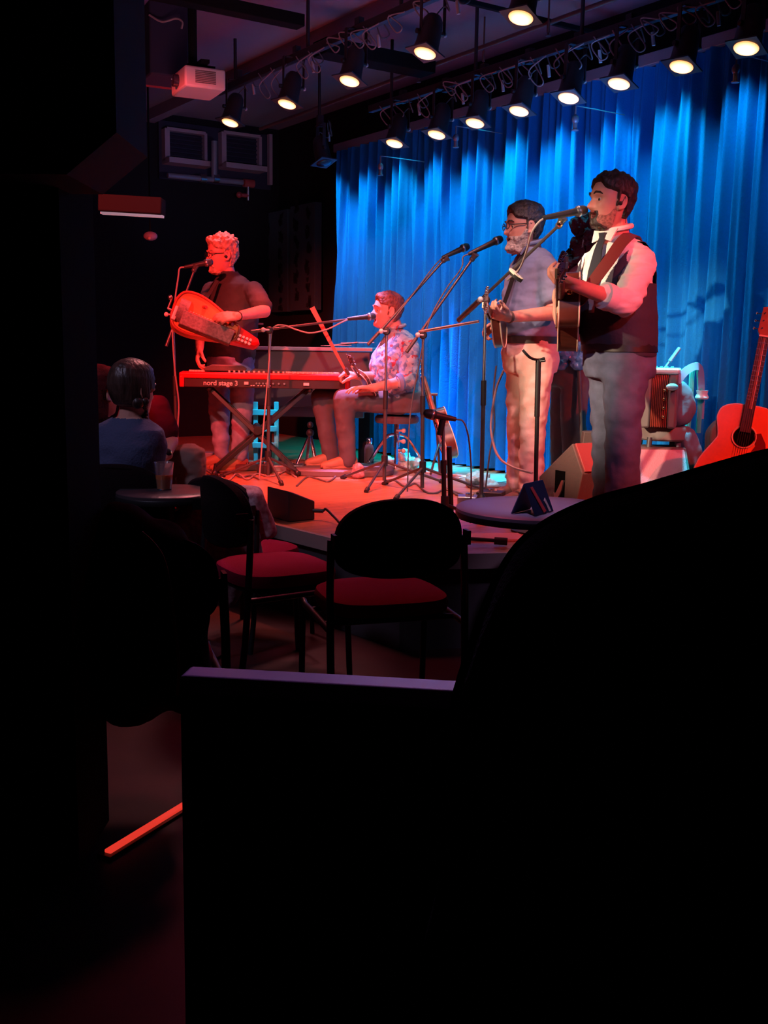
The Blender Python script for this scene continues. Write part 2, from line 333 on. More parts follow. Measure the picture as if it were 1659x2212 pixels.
# curtain
cu = MB(); NA, NZ = 1500, 26; a0, a1 = -1.7, aL
for i in range(NA + 1):
    t = i / NA; a = a0 + (a1 - a0) * t
    for j in range(NZ + 1):
        z = STAGE + .02 + (RAILZ - STAGE - .02) * j / NZ; h = 1 - j / NZ
        aa = a + .10 * h * noise.noise(V((a * 1.5, 3, 0))) * 2.5 + .02 * noise.noise(V((a * 6, z * 1.3, 1)))
        ph = a * 44 + 7.0 * noise.noise(V((a * 1.6, 7, z * .12)))
        am = (.034 + .030 * noise.noise(V((a * 3.3, 9, 0)))) * (.7 + .75 * h ** .5)
        s_ = math.sin(ph); off = am * (s_ * abs(s_) ** -.25 if abs(s_) > 1e-3 else 0) + .014 * math.sin(a * 97 + 4 * noise.noise(V((a * 2, 0, z * .3)))) + .02 * noise.noise(V((a * 1.1, 5, z * .3)))
        cu.v.append(CP(a + .25 * (aa - a), off, z))
for i in range(NA):
    for j in range(NZ): k = i * (NZ + 1) + j; cu.f.append((k, k + NZ + 1, k + NZ + 2, k + 1))
tag(cu.build('stage_curtain', M['curtain'], origin=CP(aL / 2, 0, STAGE)), 'long pleated blue velvet curtain along the back of the stage', 'curtain')
tag(MB().box(CP((aL - 1.7) / 2, .0, RAILZ + .035), (aL + 1.7, .05, .07), UD).build('curtain_rail', M['pipe'], bevel=.004), 'long metal rail along the top of the blue curtain', 'curtain rail')
# ------------------------------------------------------------------ ceiling gear
TZ = EYE.z + 1.9
def track(pA, pB, name, label):
    A, B = PZ(*pA, TZ), PZ(*pB, TZ); d_ = UD
    mid = A; return A
A1 = PZ(690, 112, TZ); A2 = PZ(1220, 111, EYE.z + 1.78)
def on_track(A, px):          # track point in the pixel column
    best = None; lo, hi = -6.0, 6.0
    for _ in range(50):
        m_ = (lo + hi) / 2; x = proj(A + UD * m_)[0]
        if x > px: lo = m_
        else: hi = m_
    return A + UD * lo
def mk_track(A, p0, p1, label):
    a, b = on_track(A, p0), on_track(A, p1)
    t = thing('lighting_track', label, 'lighting track', (a + b) / 2, None)
    L = (b - a).length
    MB().box((a + b) / 2 + z0 * .03, (L, .045, .05), UD).build('bar', M['lampblack'], t, bevel=.004)
    for k in range(4):
        q = a + (b - a) * (.08 + .28 * k); MB().tube(q + z0 * .05, V((q.x, q.y, CEIL)), .012).build('hanger', M['lampblack'], t)
    return a, b
mk_track(A1, 470, 1230, 'black lighting bar nearer the audience carrying the left row of lamps')
mk_track(A2, 800, 1655, 'black lighting bar above the curtain carrying the right row of lamps')
AXL = V((-.20, -.24, -.94)).normalized()
def mk_lamp():
    t = thing('stage_lamp', 'x', 'stage lamp'); ax = AXL
    # origin at lens centre; housing goes up along -ax
    up = -ax
    MB().lathe([(.066, .0), (.070, .0), (.072, .02), (.066, .05), (.062, .14), (.055, .19), (.04, .215), (.012, .222)], (0, 0, 0), up, 28).build('housing', M['lampblack'], t, local=True)
    MB().lathe([(.0615, -.001), (.058, -.006), (.035, -.012), (.001, -.014)], (0, 0, 0), up, 28).build('lens', M['lens'], t, local=True)
    e1 = up.cross(V((0.6, -.5, 0))).normalized(); e2 = up.cross(e1).normalized()
    gf = MB(); th = .080
    # square gel frame with round opening
    n = 32; vs = []
    for k in range(n):
        a = 2 * PI * k / n; c, s_ = math.cos(a), math.sin(a); q = th / max(abs(c), abs(s_))
        for h in (-.004, .004):
            vs.append(e1 * (c * .068) + e2 * (s_ * .068) + up * (.004 + h)); vs.append(e1 * (c * q) + e2 * (s_ * q) + up * (.004 + h))
    fs = []
    for k in range(n):
        a = 4 * k; b = 4 * ((k + 1) % n); fs += [(a, a + 1, b + 1, b), (a + 2, b + 2, b + 3, a + 3), (a + 1, a + 3, b + 3, b + 1), (a, b, b + 2, a + 2)]
    gf.add(vs, fs).build('gel_frame', M['gel'], t, local=True, smooth=False)
    pv = up * .12; yk = MB(); s_ = V((.83, .56, 0)).normalized()
    top = V((.06, .05, .36))
    for sg in (-1, 1):
        yk.box(pv + s_ * (sg * .074) + (top - pv) * .38, (.006, .028, (top - pv).length * .80), s_, ez=(top - pv))
        yk.tube(pv + s_ * (sg * .06), pv + s_ * (sg * .088), .014)
    yk.box(pv + (top - pv) * .78, (.15, .03, .008), s_); yk.box(pv + (top - pv) * .9, (.04, .05, .09), s_)
    yk.build('yoke', M['lampblack'], t, local=True, bevel=.002)
    MB().ell(pv + s_ * .095, .013).build('knob', M['tag'], t, local=True)
    cb = MB(); cb.path(bez([up * .21, up * .24 + V((.05, 0, .03)), V((.13, .0, .22)), V((.10, -.03, .31)), V((.15, 0, .36))]), .0045, 6)
    cb.path(bez([V((.15, 0, .36)), V((.19, -.02, .25)), V((.24, .02, .28)), V((.2, .02, .35))]), .0045, 6)
    cb.build('cable', M['cable'], t, local=True)
    MB().tube((.17, 0, .27), (.18, 0, .20), .010).build('plug', M['tag'], t, local=True)
    return t
row1 = [(497, 265), (620, 225), (755, 175), (918, 115), (1125, 38)]
row2 = [(852, 310), (943, 291), (1026, 266), (1121, 240), (1228, 212), (1337, 181), (1472, 144), (1612, 104)]
o1 = ['leftmost', 'second from left', 'middle', 'second from right', 'rightmost']
o2 = ['leftmost', 'second from left', 'third from left', 'fourth from left', 'fourth from right', 'third from right', 'second from right', 'rightmost']
proto = mk_lamp(); first = True
tgt1 = [(PINK, (-1.2, 8.3, .5), 75), (RED, (-1.0, 7.2, .5), 420), ((1, .1, .06), (-.3, 6.6, .5), 420), ((1, .35, .3), (.3, 7.3, .5), 170), ((1, .5, .45), (1.0, 6.2, 1.4), 150)]
LP = []
for row, A, od, nm in ((row1, A1, o1, 'lower-left row over the audience edge'), (row2, A2, o2, 'row along the curtain top')):
    for k, (px, py) in enumerate(row):
        tp = on_track(A, px + 16); p = P(px, py, tp.y - .05)
        o = proto if first else copy_tree(proto); first = False
        o.location = p; o.rotation_euler = (0, 0, random.uniform(-.12, .12)); s_ = max(.9, min(1.1, (tp.z - p.z) / .37)); o.scale = (1, 1, 1)
        o['label'] = 'glowing black stage lamp, %s in the %s' % (od[k], nm); o['group'] = 'stage lamps in the ' + nm
        LP.append((row is row1, k, p))
for r1, k, p in LP:
    if r1: c, t_, w = tgt1[k]; spot('lamp_light', p + AXL * .03, t_, c, w, 60, .6, .05)
# blue wash: lamps of the curtain row and their neighbours aimed at the cloth
for k in range(12):
    a = -1.1 + (aL + 1.0) * k / 11; pw = [15, 26, 42, 64, 84, 98, 98, 96, 92, 86, 76, 60][k]
    q = CP(a, .34, 3.22); spot('lamp_light', q, CP(a - .05, .02, 1.75 if k > 3 else 2.25), BLUE if k % 3 else (0, .85, 1), pw * 1.75, 62 if k > 3 else 52, .9, .03)
spot('lamp_light', CP(2.5, .36, 3.2), CP(2.45, .22, STAGE), CYAN, 3600, 20, .7, .04)
spot('lamp_light', CP(1.6, .36, 3.2), CP(1.6, .2, STAGE), CYAN, 3600, 15, .7, .04)
spot('lamp_light', G(720, 7.6, 2.9), G(572, 8.38, .78), (0, .42, 1), 700, 7, .6, .04)  # added cyan spot without a fixture, brightens the slatted chair
spot('lamp_light', CP(3.9, 1.3, 3.1), CP(4.05, -.2, 2.1), (.25, .5, .8), 110, 34, .8, .04)  # added bluish fill for the wall panels, no lamp there
spot('lamp_light', CP(.1, .36, 3.0), G(1445, 6.2, 1.1), (0, .7, .9), 1500, 16, .6, .04)  # added cyan spot for the accordion top, hangs on no bar
spot('lamp_light', CP(2.5, 1.2, 3.2), CP(2.2, .95, STAGE), (.75, .4, 1), 1100, 21, .8, .04)
spot('ceiling_bounce', (-.9, 4.9, 1.9), (-1.0, 6.4, 3.6), (.8, .25, .38), 50, 120, 1, .3)
spot('ceiling_bounce', (1.2, 6.2, 2.2), (.7, 7.2, 3.6), (.10, .3, 1), 42, 110, 1, .3)

spot('lamp_light', (-.9, 8.0, 2.5), (-1.9, 11.0, 3.1), (.6, .42, .75), 32, 44, .9, .1)  # added soft purple fill so the far windows show
# loose cables and plugs along the bars
for k, (A, px0, px1, lab) in enumerate(((A1, 560, 900, 'bar nearer the audience'), (A2, 820, 1600, 'bar above the curtain'))):
    cb = thing('cable_bundle', 'tangle of looping cables on the lighting ' + lab, 'cable', on_track(A, px0)); x = px0
    while x < px1:
        p = on_track(A, x) + V((0, -.05, .02)); q = on_track(A, x + 34) + V((0, -.05, .0)); mid = (p + q) / 2 - z0 * random.uniform(.06, .2)
        MB().path(bez([p, mid + V((.03, -.04, .02)), mid, mid + V((-.05, .03, .09)), q]), .004, 6).build('cable_loop', M['cablered'], cb); x += random.choice((26, 40, 55))
# sprinkler pipe
a, b = PZ(700, 228, CEIL - .22), PZ(1500, -66, CEIL - .22)
d_ = (b - a).normalized()
t = thing('sprinkler_pipe', 'long reddish pipe under the ceiling between the two rows of lamps', 'pipe', a)
MB().tube(a - d_ * 1.2, b, .016).build('pipe', M['copper'], t)
for px, py in ((1045, 110), (1185, 45), (905, 150)):
    q = PZ(px, py, CEIL - .22); MB().tube(q, V((q.x, q.y, CEIL)), .006).build('hanger', M['copper'], t)
    sh = MB(); sh.tube(q, q - z0 * .07, .010); sh.lathe([(.018, 0), (.018, .004), (.004, .008), (.004, .02)], q - z0 * .09, n=10); sh.build('sprinkler_head', M['copper'], t)
# ceiling beams / cross bars in the other direction
def vbar(px, py, L, w, h, z, name, label, m_='matte'):
    q = PZ(px, py, z); tag(MB().box(q - VD * (L / 2), (L, w, h), VD).build(name, M[m_], bevel=.004), label, 'ceiling bar')
vbar(650, 48, 1.6, .10, .07, CEIL - .3, 'ceiling_bar', 'black bar crossing the ceiling beside the projector pole')
vbar(925, 148, .9, .18, .10, CEIL - .25, 'ceiling_bar', 'wide black bar joining the two lamp rows left of centre')
vbar(1330, 82, 1.7, .03, .03, CEIL - .2, 'ceiling_bar', 'thin black bar crossing behind the upper right lamps')
# seams of the ceiling
for i, a in enumerate((2.1, 3.3)):
    pass
struct('trim_2', MB().box(PZ(900, 215, CEIL) - z0 * .06, (7.5, .16, .12), UD), M['ceil'], smooth=False)
struct('trim_3', MB().box(PZ(560, 130, CEIL) - z0 * .05, (6.5, .10, .10), UD), M['ceil'], smooth=False)
# hanging cable tags
for px, py in ((547, 180), (805, 100), (845, 135), (1198, 10)):
    tp = P(px, py, 6.6); mb = MB(); mb.tube(tp, V((tp.x, tp.y, CEIL)), .002, n=6)
# dark drop at the far end: bulkhead, windows and pipes on the far wall
FN = -UD
qf = q0 + V((0, 0, 0)) - UD * .02
def FWp(px, py, off=0): return PV(px, py, qf - UD * off, UD)
def wframe(n, x0, y0, x1, y1):
    a, b = FWp(x0, y1, .05), FWp(x1, y0, .05); w = (b - a).dot(VD); h = b.z - a.z; c = (a + b) / 2
    t = struct('window_%d' % n, MB().box(c + UD * .03, (w, .02, h), VD), M['glass'], smooth=False)
    fr = MB()
    fr.box(c - VD * (w / 2), (.05, .10, h), VD).box(c + VD * (w / 2), (.03, .10, h), VD).box(c + z0 * h / 2, (w, .10, .03), VD)
    fr.build('window_frame', M['frame'], t, smooth=False)
    MB().box(c - z0 * h / 2 - UD * .05, (w + .05, .2, .05), VD).build('window_sill', M['frame'], t, smooth=False)
    bl = MB()
    for k in range(7): bl.box(c + z0 * (h * (-.42 + .13 * k)) , (w * .9, .02, .012), VD)
    bl.build('blind', M['navy'], t, smooth=False)
wframe(1, 358, 290, 440, 349); wframe(2, 480, 297, 558, 360)
a, b = FWp(345, 385, .02), FWp(585, 292, .02); c = (a + b) / 2
struct('trim_4', MB().box(c + UD * .02, ((b - a).dot(VD), .03, b.z - a.z), VD), M['navy'], smooth=False)
e = FWp(583, 345, .06); struct('trim_5', MB().box(e, (.035, .05, .50), VD), M['frame'], smooth=False)
a, b = FWp(362, 379, .3), FWp(524, 394, .3)
t = thing('wall_pipe', 'pale blue-lit horizontal pipe with red end fitting under the far windows', 'pipe', (a + b) / 2)
MB().tube(a, b, .026).build('pipe', M['pipe'], t)
c = FWp(463, 384, .3); MB().tube(c, FWp(463, 305, .3), .03).build('riser', M['pipe'], t)
for px in (438, 466): q = FWp(px, 386, .3); MB().tube(q - VD * .03, q + VD * .03, .042).build('coupling', M['steel'], t)
q = FWp(536, 396, .3); MB().tube(q - VD * .05, q + VD * .06, .04).build('valve', M['redpaint'], t)
MB().tube(q, q - z0 * .17, .02).build('drop', M['steel'], t); MB().tube(q - z0 * .12, q - z0 * .12 - VD * .09, .02).ell(q - z0 * .12 - VD * .1, .03).build('valve_handle', M['redpaint'], t)
# small lamp fitting unlit on the left end of curtain row
# acoustic panels on the wall beyond the curtain
for i, (x0, x1, yt, yb) in enumerate(((570, 628, 452, 676), (634, 688, 436, 672))):
    n = VD; qq = CP(0, -.22); a = PV(x0, yb, qq, n); b = PV(x1, yt, qq, n); L = abs((b - a).dot(UD)); h = b.z - a.z; c = (a + b) / 2
    t = thing('printed_wall_hanging', ('grey leaf-print wall panel nearest the blue curtain' if i else 'darker leaf-print wall panel beside the keyboard player, farther from the curtain'), 'panel', c - z0 * h / 2)
    MB().box(c, (L, .08, h), UD).build('panel', M['panel'], t, bevel=.005)
    lf = MB(); random.seed(3 + i)
    for r in range(6):
        for s_ in (-1, 1):
            ctr = c - VD * .045 + UD * (s_ * L * .25 + random.uniform(-.03, .03)) + z0 * (h * (-.42 + .165 * r + (.08 if s_ > 0 else 0)))
            for q in range(9):
                an = random.uniform(.5, 1.3); l = random.uniform(.04, .09); dd = UD * math.cos(an) * random.choice((1, -1)) + z0 * math.sin(an)
                pp = UD * dd.z - z0 * dd.dot(UD); cc_ = ctr + UD * random.uniform(-.03, .03) + z0 * random.uniform(-.05, .05)
                lf.prism([(-l / 2, 0), (-l / 6, .026), (l / 2, 0), (-l / 6, -.026)], cc_, dd, pp, VD, .003)
    lf.build('leaf_print', M['leafp'], t, smooth=False)
# projector
pc = P(416, 182, 6.5)
t = thing('projector', 'white ceiling projector lit red from below, hanging at upper left', 'projector', pc)
ex = V((.90, .44, 0)).normalized(); ey = V((-.44, .90, 0))
pb = P(428, 180, 6.5)
MB().box(pb, (.24, .30, .115), ex, ey).build('body', M['white'], t, bevel=.012)
vt = MB()
for k in range(8): vt.box(pb - ey * .152 + z0 * (-.03 + .009 * k) + ex * .0, (.12, .004, .004), ex)
vt.build('vent', M['grey'], t)
MB().lathe([(.035, 0), (.035, .03), (.03, .032), (.028, .02)], pb - ex * .12 + z0 * 0, -ex).build('lens', M['glass'], t)
MB().box(pb + z0 * .075, (.16, .16, .02), ex, ey).box(pb + z0 * .09, (.05, .3, .02), ex, ey).build('mount', M['matte'], t)
MB().tube(pb + z0 * .08 - ex * .03, V((pb.x - .03, pb.y, CEIL)), .026).build('pole', M['matte'], t)
# black hanging loudspeaker and red box at the left of the projector
q = P(352, 98, 6.9)
t = thing('hanging_loudspeaker', 'dark navy loudspeaker box hanging from the ceiling left of the projector', 'loudspeaker', q)
MB().box(q, (.24, .3, .42), ex, ey).build('cabinet', M['navy'], t, bevel=.01)
MB().tube(q + z0 * .2, V((q.x, q.y, CEIL)), .02).build('bracket', M['matte'], t)
MB().path(bez([P(322, 32, 6.7), P(350, 47, 6.7), P(380, 40, 6.7), P(394, 48, 6.7), P(392, 62, 6.7)]), .006, 6).build('cable', M['cablered'], t)
q = P(355, 170, 7.1)
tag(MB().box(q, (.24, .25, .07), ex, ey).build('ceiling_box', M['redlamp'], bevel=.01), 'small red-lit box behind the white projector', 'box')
# unlit lamp at the end of the curtain row
o = copy_tree(proto); o.location = P(700, 352, 8.9); o.rotation_euler = (0, 0, 1.4)
o['label'] = 'unlit dark stage lamp at the far left end beside the curtain corner'; o['group'] = 'stage lamps in the row along the curtain top'
for ch in [x for x in bpy.data.objects if x.parent == o]:
    if ch.name.startswith('lens'): ch.data = ch.data.copy(); ch.data.materials[0] = M['glass']
MB().tube(V((.08, .06, .36)), V((.08, .06, CEIL - P(700, 352, 8.9).z)), .012).build('hanger', M['lampblack'], o, local=True)
# tiny fittings on the curtain
for i, (px, py, lab) in enumerate(((1590, 150, 'small cyan-lit sprinkler hanging before the curtain at upper right'), (1243, 258, 'small blue-lit sprinkler hanging before the curtain at centre'), (985, 298, 'cyan-lit chain clip hanging between two lamps at the curtain top'), (822, 360, 'tiny blue-lit hook near the left end of the curtain'))):
    aa = along(px, .45); q = PV(px, py, c1 - VD * .45, VD)
    mb = MB().tube(q, q + z0 * .08, .006, n=8).tube(q + z0 * .08, q + z0 * .08 + VD * .42, .003, n=8).ell(q, (.022, .022, .028)).tube(q - z0 * .02, q - z0 * .06, .014).lathe([(.022, 0), (.022, .006), (.006, .01)], q - z0 * .066, n=12)
    tag(mb.build('curtain_sprinkler', M['pipe']), lab, 'fitting')
# far-left wall light and small sensor
a, b = P(218, 460, 6.0), P(354, 468, 6.0)
t = thing('wall_light', 'long low box with a thin lit strip under it at far left', 'wall light', (a + b) / 2)
MB().box((a + b) / 2 + z0 * .05, ((b - a).length, .12, .09), b - a).build('housing', M['matte'], t, bevel=.008)
MB().box((a + b) / 2, ((b - a).length * .98, .05, .012), b - a).build('tube', mat('dim_tube', (.6, .5, .55), .5, emit=(.8, .55, .65), estr=.28), t)
q = P(325, 510, 8.5)
t = thing('wall_sensor', 'small round reddish sensor on the dark wall left of the keyboard player', 'sensor', q)
MB().ell(q, (.055, .04, .035)).build('dome', M['frame'], t); MB().ell(q + V((0, -.035, -.02)), .012).build('eye', M['cream'], t)
q2 = P(325, 510, 8.55); MB().tube(q, V((q.x, q.y, CEIL)), .008).build('stem', M['matte'], t)
# pillar in front at the left and its bulkhead
pl = P(108, 1100, 2.6)
struct('trim_6', MB().box(V((P(218, 1100, 2.9).x - .45, 2.75, CEIL / 2)), (.9, .3, CEIL)), M['matte'], smooth=False)
bx = P(318, 340, 2.7); bz = bx.z
struct('trim_7', MB().add([V((x, y, z)) for y in (2.4, 2.7) for x, z in ((-2, CEIL), (bx.x, CEIL), (bx.x, bz), (P(222, 420, 2.7).x, P(222, 420, 2.7).z), (-2, P(222, 420, 2.7).z))], [(0, 4, 3, 2, 1), (5, 6, 7, 8, 9), (0, 1, 6, 5), (1, 2, 7, 6), (2, 3, 8, 7), (3, 4, 9, 8), (4, 0, 5, 9)]), M['navy'], smooth=False)
# ------------------------------------------------------------------ people toolkit
def smooth01(x): x = max(0, min(1, x)); return x * x * (3 - 2 * x)
def gs(x, s): return math.exp(-(x / s) ** 2)
PROF = [(-.122, .040, .010, .020), (-.112, .070, -.018, .038), (-.10, .080, -.035, .049), (-.08, .083, -.055, .059), (-.06, .085, -.070, .065), (-.04, .087, -.084, .070),
        (-.02, .087, -.094, .0735), (0, .088, -.100, .0755), (.02, .094, -.104, .077), (.05, .090, -.104, .0765), (.08, .078, -.097, .068), (.10, .058, -.083, .055), (.115, .030, -.058, .035), (.123, -.005, -.025, .010)]
def prof(z):
    z = max(PROF[0][0], min(PROF[-1][0], z))
    for i in range(len(PROF) - 1):
        a, b = PROF[i], PROF[i + 1]
        if z <= b[0]:
            t = (z - a[0]) / (b[0] - a[0]); t2 = t
            return [a[k] + (b[k] - a[k]) * t2 for k in (1, 2, 3)]
    return list(PROF[-1][1:])
def head_pt(z, phi, op=.6):
    f, b, w = prof(z); c = (f + b) / 2 * .0 + .0
    x0 = (f if math.cos(phi) > 0 else -b); x = math.copysign(abs(math.cos(phi)) ** .95, math.cos(phi)) * x0
    y = math.copysign(abs(math.sin(phi)) ** .92, math.sin(phi)) * w
    if math.cos(phi) > 0:
        nz = .030 * max(0, smooth01((.018 - z) / .052)) * smooth01((z + .050) / .012) + .004 * gs(z - .01, .01)
        x += nz * gs(y, .0135 if z > -.025 else .017)
        x += .007 * gs(z - .026, .010) * gs(abs(y) - .028, .024) - .012 * gs(z - .002, .011) * gs(abs(y) - .031, .016)
        x += .005 * gs(z + .022, .016) * gs(abs(y) - .045, .02)
        x += .005 * gs(z + .056, .006) * gs(y, .024) + .005 * gs(z + .078 + .008 * op, .006) * gs(y, .02)
        x -= (.004 + .022 * op) * gs(z + .066, .004 + .006 * op) * gs(y, .017)
        x += .007 * gs(z + .103, .011) * gs(y, .022)
    return x, y
class Head:
    def __init__(s, c, F, up=(0, 0, 1), sc=1.08, op=.6):
        s.c = V(c); s.F = V(F).normalized(); u = V(up); s.U = (u - s.F * u.dot(s.F)).normalized(); s.S = s.U.cross(s.F); s.sc = sc; s.op = op
    def w(s, x, y, z): return s.c + (s.F * x + s.S * y + s.U * z) * s.sc
    def loc(s, p): d = (p - s.c) / s.sc; return d.dot(s.F), d.dot(s.S), d.dot(s.U)
    def grid(s, mb, off=None, NZ=64, NP=96, infl=0):
        vs = []
        for j in range(NZ + 1):
            t = j / NZ; z = -.122 + .245 * (.5 - .5 * math.cos(PI * t)) 
            for k in range(NP):
                phi = 2 * PI * k / NP - PI; x, y = head_pt(z, phi, s.op)
                if off:
                    o = off(x, y, z); r = V((x, y, z * .8)); 
                    n = V((x * .8, y * 1.25, max(0, z - .03) * 1.3 + min(0, z + .06) * .9)).normalized(); q = V((x, y, z)) + n * o; vs.append(s.w(*q))
                else: vs.append(s.w(x, y, z))
        fs = [(j * NP + k, j * NP + (k + 1) % NP, (j + 1) * NP + (k + 1) % NP, (j + 1) * NP + k) for j in range(NZ) for k in range(NP)]
        fs += [tuple(range(NP - 1, -1, -1)), tuple(NZ * NP + k for k in range(NP))]
        mb.add(vs, fs)
    def ears(s, mb):
        for sg in (-1, 1):
            c = s.w(-.012, sg * .078, -.008)
            mb.ell(c, (.019 * s.sc, .008 * s.sc, .031 * s.sc), s.F + s.S * (-.35 * sg), s.U - s.F * .18)
            pts = [s.w(-.012 + .019 * math.cos(a) - .004 * math.sin(a), sg * (.083 + .006 * max(0, -math.cos(a))), -.006 + .031 * math.sin(a)) for a in [PI * (.05 + 1.35 * k / 9) for k in range(10)]]
            mb.caps(pts, [.0055 * s.sc] * 10, 8)
            mb.ell(s.w(-.004, sg * .080, -.034), .0085 * s.sc)
    def facemat(s):           # 0 skin, 1 mouth, 2 lips
        def fn(p):
            x, y, z = s.loc(p)
            if x > .03 and abs(y) < .026:
                zc = -.066
                if x > .045 and abs(z - zc) < .0035 + .0085 * s.op * (1 - (y / .026) ** 2) and abs(y) < .019 and x < .0905: return 1
                if x > .07 and abs(z + .067) < .013 + .006 * s.op and abs(y) < .022 and x > .06: return 2
            return 0
        return fn
    def details(s, root, hairm, brow=True):
        for sg in (-1, 1):
            e = MB(); e.ell(s.w(.069, sg * .031, -.0005), .0108 * s.sc, s.F, s.U, 16, 10)
            ec = s.w(.069 + .0100, sg * .031 , -.001)
            e.build('eye', M['eyew'], root, mats=[M['iris']], fm=lambda p: 1 if (p - ec).length < .0072 * s.sc else 0)
            if brow:
                b = MB(); b.path([s.w(.096, sg * .014, .024), s.w(.095, sg * .028, .031), s.w(.085, sg * .046, .029), s.w(.074, sg * .054, .022)], [.004, .0055, .005, .002], 8); b.build('eyebrow', hairm, root)
    def hair(s, root, m, front=.078, side=.010, nape=-.070, thick=.018, ns=.5, freq=30, top=0, seed=0, burn=-.02):
        def off(x, y, z):
            if x > .045: zl = front - .035 * smooth01((abs(y) - .02) / .05)
            elif x > .012: zl = .035 + (front - .07) * (x - .012) / .033
            elif x > .0: zl = burn
            elif x > -.034: zl = .028
            else: zl = nape
            m_ = smooth01((z - zl) / .012 + .3)
            n = noise.noise(V((x * freq + seed, y * freq, z * freq))) + .5 * noise.noise(V((x * freq * 2.3, y * freq * 2.3 + seed, z * freq * 2.3)))
            th = thick * (.65 + .35 * smooth01((z + .02) / .1)) + top * smooth01((z - .05) / .05) * (1 + .6 * smooth01(x / .08))
            return -.006 + (th + .006) * m_ * (1 + ns * n * m_)
        mb = MB(); s.grid(mb, off, 72, 110); return mb.build('hair', m, root)
    def beard(s, root, m, thick=.010, top=-.040, chin=.012, goatee=False, ns=.5, name='beard'):
        def off(x, y, z):
            if goatee: m_ = (smooth01((.042 - abs(y)) / .01)) * smooth01((top - z) / .006) * (1 if x > .02 else 0)
            else:
                tl = top + .055 * smooth01((.045 - x) / .05)
                m_ = smooth01((tl - z) / .01) * smooth01((x + .006) / .01)
            mo = 1 - gs(y, .021) * gs(z + .068, .011 + .003 * s.op) * 1.15; nose = 1 - gs(y, .018) * gs(z + .038, .008)
            m_ *= max(0, mo) * max(0, nose)
            n = noise.noise(V((x * 45, y * 45, z * 45)))
            th = thick + chin * smooth01((-.08 - z) / .03)
            return -.006 + (th + .006) * m_ * (1 + ns * n)
        mb = MB(); s.grid(mb, off, 72, 110); return mb.build(name, m, root)
    def glasses(s, root, m):
        t = MB()
        for sg in (-1, 1):
            pts = [s.w(.106 - .004 * abs(math.cos(a)), sg * (.032 + .024 * math.cos(a)), .002 + .017 * math.sin(a)) for a in [2 * PI * k / 16 for k in range(16)]]
            t.path(pts, .0022 * s.sc, 6, closed=True)
            t.path([s.w(.100, sg * .057, .008), s.w(.03, sg * .082, .010), s.w(-.012, sg * .084, .014), s.w(-.03, sg * .083, -.004)], .0026 * s.sc, 6)
        t.path([s.w(.108, -.009, .006), s.w(.112, 0, .009), s.w(.108, .009, .006)], .002 * s.sc, 6)
        t.build('glasses', m, root)
def hand(mb, wrist, d, n, thumb, size=1.08, curls=(25, 35, 30), th_curl=25, spread=.10, lens=None):
    """d: finger direction, n: palm side, thumb: direction across the palm on which the thumb sits"""
    d = V(d).normalized(); n = V(n); n = (n - d * n.dot(d)).normalized(); t = V(thumb); t = (t - d * t.dot(d) - n * t.dot(n)).normalized()
    w = V(wrist); k = size
    base = [(.030, .084, .072), (.010, .089, .080), (-.010, .085, .075), (-.029, .077, .060)]
    mb.caps([w - d * .02, w + d * .012], [.026 * k, .027 * k])
    for i, (o, L, fl) in enumerate(base):
        a = w + t * (o * .6 * k) + d * (.008 * k); b = w + t * (o * k) + d * (L * k) - n * (.003 * k)
        mb.caps([a, (a + b) / 2 - n * .002, b], [.0155 * k, .0145 * k, .0108 * k], 10)
        ang = 0; p = b; pts = [b]; fd = (d + t * (spread * (1.5 - i) * .6)).normalized()
        for sgm, cu_ in zip((.48, .30, .24), curls):
            ang += math.radians(cu_ * (1 + .12 * (i - 1.5)))
            dr_ = fd * math.cos(ang) + n * math.sin(ang); p = p + dr_ * (fl * k * sgm * 1.12); pts.append(p)
        mb.caps(pts, [.0102 * k, .0095 * k, .0086 * k, .0076 * k], 10)
    a = w + t * (.016 * k) + d * (.018 * k) + n * (.006 * k); b = w + t * (.042 * k) + d * (.046 * k) + n * (.014 * k)
    an = math.radians(th_curl); td = (d * math.cos(an) + n * math.sin(an) + t * .30).normalized()
    c_ = b + td * (.034 * k); e = c_ + (td + n * .3 - t * .15).normalized() * (.028 * k)
    mb.caps([a, b, c_, e], [.0165 * k, .0135 * k, .0112 * k, .0092 * k], 10)
def shoe(mb, ankle, toe, z, w=.046, L=.27):
    a = V(ankle); d = V(toe) - a; d.z = 0; d.normalize(); s_ = V((-d.y, d.x, 0)); h = V((a.x, a.y, z)) - d * .065
    secs = []
    for t, ww, hh, cz in ((0, .6, .035, .045), (.08, .85, .045, .05), (.3, .9, .052, .055), (.5, .95, .042, .045), (.75, 1.08, .030, .033), (.92, .85, .022, .025), (1, .45, .014, .018)):
        c = h + d * (L * t); c.z = z + cz * .9
        secs.append((c, s_ * (w * ww), V((0, 0, 1)) * hh))
    mb.loft(secs, 20, 2.6)
    mb.caps([V((a.x, a.y, z + .06)), V((a.x, a.y, z + .12))], [.045, .046])
    o = []
    mb.box(h + d * (L * .48) + V((0, 0, .010 + z - h.z)), (L * .95, w * 1.75, .018), d)
def mkframe(F): F = V(F).normalized(); return F, V((-F.y, F.x, 0)).normalized()

